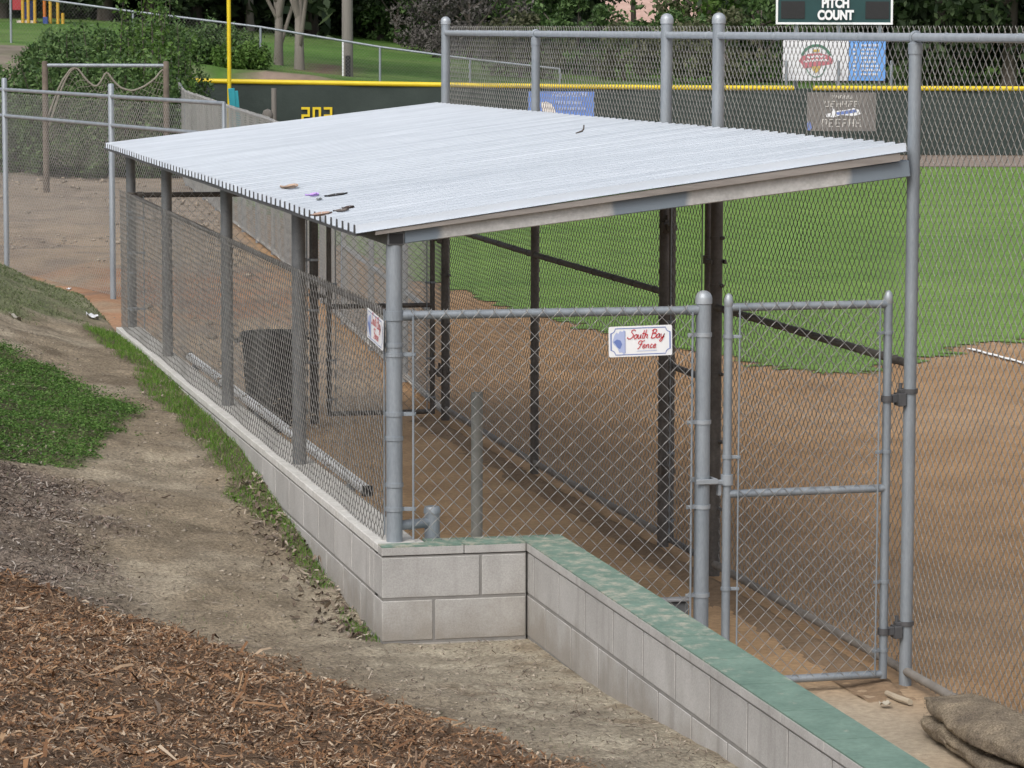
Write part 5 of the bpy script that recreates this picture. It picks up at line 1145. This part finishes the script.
# shrubs on the bank at left: upright leafy shoots
def shrub(px, d, top, Rr, label, seed, n=42, base=None, mt='leaf_mid'):
    global RNG
    RNG = np.random.default_rng(seed); q = at(px, 0, d); u = (q[:2]-CAM[:2])@RH; dd = (q[:2]-CAM[:2])@FH; z = max(0, hill_z(u, dd)) if base is None else base; H = (at(px, top, d)[2]-z)*.95
    e = empty('shrub', (q[0], q[1], z), label, 'shrub', 'leafy shrubs on the bank at left'); st = MB(); C = []
    for k in range(n):
        a = RNG.uniform(0, 2*PI); r0 = Rr*.25*RNG.uniform(); r1 = Rr*RNG.uniform(.1, 1)**.6; h = H*(RNG.uniform(.40, .92) if k % 4 else RNG.uniform(1.0, 1.45))*(1-.35*(r1/Rr)**2)
        p0 = np.array([q[0]+r0*math.cos(a), q[1]+r0*math.sin(a), z-.1]); p1 = np.array([q[0]+r1*math.cos(a), q[1]+r1*math.sin(a), z+h*.55]); p2 = p1+np.array([RNG.normal(0, .12), RNG.normal(0, .12), h*.45])
        pts = spline([p0, p1, p2], 6); st.path(pts, np.linspace(.022, .006, len(pts)), 4)
        for p in spline([p0, p1, p2], 12)[3:]:
            m = RNG.integers(9, 16); C.append(p+RNG.normal(0, .10, (m, 3))*np.array([1, 1, .9]))
    C = np.concatenate(C); V, Fq = leaves(C, RNG.uniform(.035, .075, len(C))); MB().add(V, Fq).build('foliage', M[mt], e); st.build('stems', M['bark'], e)
for i, a in enumerate([(-25, 74, 62, 1.1, 'leafy shrub at the far left edge beside the cross fence post', 'leaf_mid'), (14, 71, 70, 1.0, 'low leafy shrub left of the net frame', 'leaf_mid'), (50, 75, 42, 1.1, 'tall leafy shrub behind the left post of the net frame', 'leaf_mid'), (80, 73, 40, 1.1, 'leafy shrub behind the left half of the net', 'leaf_mid'), (112, 76, 30, 1.2, 'leafy shrub behind the middle of the crossbar', 'leaf_mid'), (142, 74, 26, 1.2, 'bright leafy shrub behind the right half of the net', 'leaf_light'), (170, 78, 31, .85, 'leafy shrub behind the right post of the net frame', 'leaf_mid'), (203, 88, 28, 1.4, 'leafy shrub above the outfield fence corner', 'leaf_mid'), (180, 87.5, 34, 1.3, 'dark leafy shrub behind the start of the yellow rail', 'leaf_mid'), (222, 87.2, 38, 1.0, 'leafy shrub just left of the foul pole base', 'leaf_mid'), (238, 86.5, 47, 0.65, 'small leafy shrub just right of the foul pole', 'leaf_light'), (30, 69, 88, 1.0, 'small leafy shrub low on the bank behind the net frame post', 'leaf_mid'), (96, 69, 78, 1.1, 'low dense shrub under the sagging net', 'leaf_mid'), (150, 69, 74, .8, 'low dense shrub beside the right net post', 'leaf_mid'), (66, 80, 38, 1.1, 'leafy shrub higher on the bank behind the net', 'leaf_mid'), (125, 81, 30, 1.2, 'leafy shrub at the top of the bank beside the lawn', 'leaf_mid'), (122, 69.5, 74, 1.0, 'dense shrub under the right half of the net', 'leaf_mid'), (62, 69.3, 84, 0.9, 'dense shrub under the left half of the net', 'leaf_mid'), (150, 82, 30, 1.0, 'leafy shrub in front of the hill fence', 'leaf_mid')]):
    shrub(*a[:5], seed=500+i, mt=a[5])

# ------------------------------------------------------------------ ground cover near the camera
def scatter(n, xr, yr, maskf, seed):
    r = np.random.default_rng(seed); X = r.uniform(*xr, n); Y = r.uniform(*yr, n); k = r.uniform(0, 1, n) < maskf(X, Y); return X[k], Y[k], r
def slope_z(X, Y):
    mmk = mulch_mask(X, Y)
    b = (fbm(X*1.1, Y*1.1, 1)-.5)*.10+(fbm(X*4, Y*4, 2)-.5)*.055+(fbm(X*13, Y*13, 3)-.5)*.024*(1+1.2*mmk); z = terr(X, Y)
    return z+b*(.25+.75*sstep(0, .25, edge_d(X, Y)))*sstep(0, .25, z)+.03*mmk
def chips(X, Y, r, L, W, lift, tilt, bend=.15, zf=slope_z):
    n = len(X); a = r.uniform(0, 2*PI, n); L = L[:, None]; W = W[:, None]
    t = np.stack([np.cos(a), np.sin(a), r.normal(0, tilt, n)], 1); t /= np.linalg.norm(t, axis=1)[:, None]
    s = np.stack([-np.sin(a), np.cos(a), r.normal(0, tilt*1.3, n)], 1); s /= np.linalg.norm(s, axis=1)[:, None]; nn = np.cross(t, s)
    c = np.stack([X, Y, zf(X, Y)+lift], 1); bd = nn*L*r.normal(0, bend, (n, 1)); tp = r.uniform(.3, 1, (n, 1))
    V = np.stack([c-t*L/2-s*W/2*tp, c-t*L/2+s*W/2*tp, c+bd+s*W/2, c+bd-s*W/2, c+t*L/2+s*W/2*tp*.7, c+t*L/2-s*W/2*tp*.7], 1)
    k = np.arange(n)[:, None]*6
    return V.reshape(-1, 3), np.concatenate([k+np.array([[0, 1, 2, 3]]), k+np.array([[3, 2, 4, 5]])])
X, Y, r = scatter(190000, (-4.2, .6), (-7.5, 1.0), lambda X, Y: mulch_mask(X, Y)*(.55+.45*sstep(.36, .56, fbm(X*3.1, Y*3.1, 9))), 1)
vis = (X > -.19*(Y+14.75)*.0-3.9); X, Y = X[vis], Y[vis]; n = len(X)
big = r.uniform(0, 1, n) < .012
V, Fq = chips(X, Y, r, np.where(big, r.uniform(.06, .15, n), r.gamma(1.7, .012, n)+.007), np.where(big, r.uniform(.005, .018, n), r.uniform(.002, .010, n)), r.uniform(-.004, .022, n)+.006*big, .34)
tag(MB().add(V, Fq).build('wood_mulch', M['chip'], loc=(-1.5, -3, .6)), 'brown shredded wood mulch covering the lower left slope', 'mulch', kind='stuff')
lit = lambda X, Y: np.clip(.16+.80*upper_litter(X, Y)*(Y < 4)+.55*sstep(-1.1, 0, edge_d(X, Y)-np.interp(Y, [-5, -1, .5], [.2, 1, 1.5]))*(Y < .8)+.3*(edge_d(X, Y) < .2)*(Y < 3), 0, 1)*(1-mulch_mask(X, Y))
X, Y, r = scatter(90000, (-4, .6), (-6, 9.5), lit, 2); n = len(X)
V, Fq = chips(X, Y, r, r.gamma(1.7, .012, n)+.006, r.uniform(.0015, .007, n), r.uniform(.001, .008, n), .18)
tag(MB().add(V, Fq).build('dry_litter', M['straw'], loc=(-1, 2, .5)), 'dry twigs and pale plant bits strewn on the bare slope', 'litter', kind='stuff')
X, Y, r = scatter(70000, (-4, .1), (.2, 4.6), lambda X, Y: upper_litter(X, Y)*(1-mulch_mask(X, Y))*(.3+.7*sstep(.40, .60, fbm(X*2.3, Y*2.3, 12))), 21); n = len(X)
V, Fq = chips(X, Y, r, r.gamma(1.7, .014, n)+.008, r.uniform(.003, .011, n), r.uniform(.0, .014, n), .3)
tag(MB().add(V, Fq).build('weathered_mulch', M['chip_grey'], loc=(-1.5, 2, .6)), 'thin grey brown weathered mulch on the slope below the weed patch', 'mulch', kind='stuff')
X, Y, r = scatter(9000, (-9, 5), (14, 62), lambda X, Y: .8*sstep(.42, .60, fbm(X*.5, Y*.5, 140))*(X < 2.9+(Y-19.8)*.09), 31); n = len(X); g = MB()
c0 = np.stack([X, Y, .02+0*X], 1); sz = r.gamma(1.4, .012, n)+.006; hh_ = ((fbm(X*.55, Y*.55, 96)-.45)*.34+(fbm(X*1.6, Y*1.6, 97)-.5)*.16)*sstep(13, 20, Y)*sstep(2.6, .8, X-(Y-19.8)*.09); c0[:, 2] += hh_
oc_ = np.array([(1, 0, 0), (0, 1, 0), (-1, 0, 0), (0, -1, 0), (0, 0, .7), (0, 0, -.6)]); Vv = c0[:, None]+(oc_[None]*r.uniform(.5, 1.5, (n, 6, 1)))*sz[:, None, None]; k = np.arange(n)[:, None]*6
g.add(Vv.reshape(-1, 3), np.concatenate([k+np.array([f]) for f in ((0, 1, 4), (1, 2, 4), (2, 3, 4), (3, 0, 4), (1, 0, 5), (2, 1, 5), (3, 2, 5), (0, 3, 5))]))
tag(g.build('dirt_clods', mat('dirt clods', (.20, .16, .12), (.38, .32, .25), 3, .95, island=.35), loc=(-1, 30, 0), smooth='all'), 'clods stones and dry bits on the rough dirt beyond the dugout', 'clods', kind='stuff')
X, Y, r = scatter(1500, (-.5, -.09), (-.05, 3.6), lambda X, Y: .55*sstep(.40, .12, -X-.05), 22); n = len(X)
V, Fq = chips(X, Y, r, r.uniform(.02, .07, n), r.uniform(.008, .024, n), r.uniform(.004, .02, n), .35, .3)
tag(MB().add(V, Fq).build('dead_leaves', M['straw'], loc=(-.2, 1.5, .4)), 'dead leaves and pale scraps gathered along the foot of the block wall', 'dead leaves', kind='stuff')
X, Y, r = scatter(9000, (-4, .6), (-6, 9.5), lambda X, Y: .75*(1-mulch_mask(X, Y)), 3); n = len(X); g = MB()
c0 = np.stack([X, Y, slope_z(X, Y)], 1); s = np.minimum(r.gamma(1.4, .0045, n)+.0025, .02)
oc = np.array([(1, 0, 0), (0, 1, 0), (-1, 0, 0), (0, -1, 0), (0, 0, .55), (0, 0, -.6)]); Vv = c0[:, None]+(oc[None]*r.uniform(.6, 1.3, (n, 6, 1)))*s[:, None, None]; k = np.arange(n)[:, None]*6
g.add(Vv.reshape(-1, 3), np.concatenate([k+np.array([f]) for f in ((0, 1, 4), (1, 2, 4), (2, 3, 4), (3, 0, 4), (1, 0, 5), (2, 1, 5), (3, 2, 5), (0, 3, 5))]))
tag(g.build('soil_clods', mat('soil clods', (.20, .165, .125), (.33, .29, .23), 9, .95, island=.3), loc=(-1, 2, .5), smooth='all'), 'small clods and pebbles of dry soil on the bare slope', 'clods', kind='stuff')
def blades(X, Y, r, hmin, hmax, wd, lean=.35):
    n = len(X); a = r.uniform(0, 2*PI, n); h = r.uniform(hmin, hmax, n)[:, None]; b = r.uniform(0, 2*PI, n); s = np.stack([np.cos(a), np.sin(a), 0*a], 1)*wd
    c = np.stack([X, Y, slope_z(X, Y)-.005], 1); l = np.stack([np.cos(b), np.sin(b), 0*b], 1)*h*r.uniform(.1, lean*2, (n, 1)); upv = np.array([0, 0, 1.])*h
    V = np.stack([c-s, c+s, c+s*.7+l*.35+upv*.6, c-s*.7+l*.35+upv*.6, c+l+upv*.95], 1); k = np.arange(n)[:, None]*5
    return V.reshape(-1, 3), [k+np.array([[0, 1, 2, 3]]), k+np.array([[3, 2, 4]])]
X, Y, r = scatter(22000, (-.55, -.05), (-.1, 11.3), strip_mask, 4)
V, Fq = blades(X, Y, r, .012, .05, .0022, .7)
tag(MB().add(V, Fq).build('grass_strip', M['blade'], loc=(-.2, 5, .5)), 'bright fresh grass growing along the foot of the block wall', 'grass', kind='stuff')
X, Y, r = scatter(105000, (-2.6, -.3), (3.2, 9.0), weed_mask, 5); n = len(X)
c0 = np.stack([X, Y, slope_z(X, Y)+.004+r.uniform(.0, 1, n)**.8*(.006+.075*sstep(.38, .68, fbm(X*4.2, Y*4.2, 66)))], 1); RNG = np.random.default_rng(6); V, Fq = leaves(c0, r.uniform(.005, .014, n)); V[:, 2] = np.repeat(c0[:, 2], 4)+(V[:, 2]-np.repeat(c0[:, 2], 4))*.6
tag(MB().add(V, Fq).build('weed_patch', M['weed'], loc=(-1.2, 6, .7)), 'dense patch of low leafy green weeds on the left slope', 'weeds', kind='stuff')
X, Y, r = scatter(60000, (-3.6, .2), (8.6, 15.5), lambda X, Y: bank_mask(X, Y)*sstep(.40, .62, fbm(X*1.6, Y*1.6, 70)+.10)*.9, 7)
V, Fq = blades(X, Y, r, .008, .030, .004, .9)
tag(MB().add(V, Fq).build('bank_weeds', M['drygreen'], loc=(-1.2, 12, .8)), 'sparse dusty green weeds on the bank beyond the wall end', 'weeds', kind='stuff')
X, Y, r = scatter(7000, (-2.6, .45), (-4.5, 8.6), lambda X, Y: .55*sstep(.60, .72, fbm(X*1.3+4, Y*1.3, 88))*(1-mulch_mask(X, Y)), 8)
V, Fq = blades(X, Y, r, .01, .035, .0022, .7)
tag(MB().add(V, Fq).build('stray_grass', M['drygreen'], loc=(-.8, 2, .5)), 'stray short grass tufts on the trodden path', 'grass', kind='stuff')
# scraps of white paper on the bank
def scrap(px, py, L, label, mt):
    d = F_+R_*(px-512)/F_PX-U_*(py-384)/F_PX; tt = np.linspace(6, 45, 6000); Pq = CAM+d*tt[:, None]; zz = np.maximum(terr(Pq[:, 0], Pq[:, 1])*(Pq[:, 0] < .7), 0); q = Pq[np.argmax(Pq[:, 2] < zz+.02)]
    s, t = np.meshgrid(np.linspace(-1, 1, 6), np.linspace(-1, 1, 5), indexing='ij'); zz = slope_z(q[0]+s*L/2, q[1]+t*L/2) if q[2] > .1 else 0*s
    g = MB(); Zs_ = zz+.015+.02*L/.1*np.sin(3*s+2)*np.cos(4*t)+.012; g.grid(q[0]+s*L/2, q[1]+t*L*.5, Zs_); g.grid(q[0]+s[::-1]*L/2, q[1]+t[::-1]*L*.5, Zs_[::-1]-.003)
    tag(g.build('paper_scrap', mt, loc=tuple(q), smooth='all'), label, 'litter')
scrap(92.5, 317, .10, 'crumpled white scrap on the green bank near the wall end', M['white'])
scrap(69, 289, .06, 'tiny white scrap at the crest of the bank', M['white'])
scrap(15, 314, .09, 'pale scrap lying on the bank at the left edge', mat('pale card', (.5, .47, .40), None, 8, .8))
scrap(885, 704, .05, 'pale wood chip lying on the dirt below the gate hinge', mat('pale wood', (.50, .45, .36), None, 8, .8))
# a stick on the dirt by the gate
q = on_plane(899, 700, 2, .012); g = MB(); g.path([(q[0]-.015, q[1]+.13, .02), (q[0], q[1], .02), (q[0]+.02, q[1]-.1, .022)], [.014, .016, .015], 8)
tag(g.build('stick', mat('bare stick', (.36, .30, .22), (.45, .39, .30), 12, .8), loc=tuple(q)), 'short pale stick on the dirt at the foot of the tall fence post', 'stick')
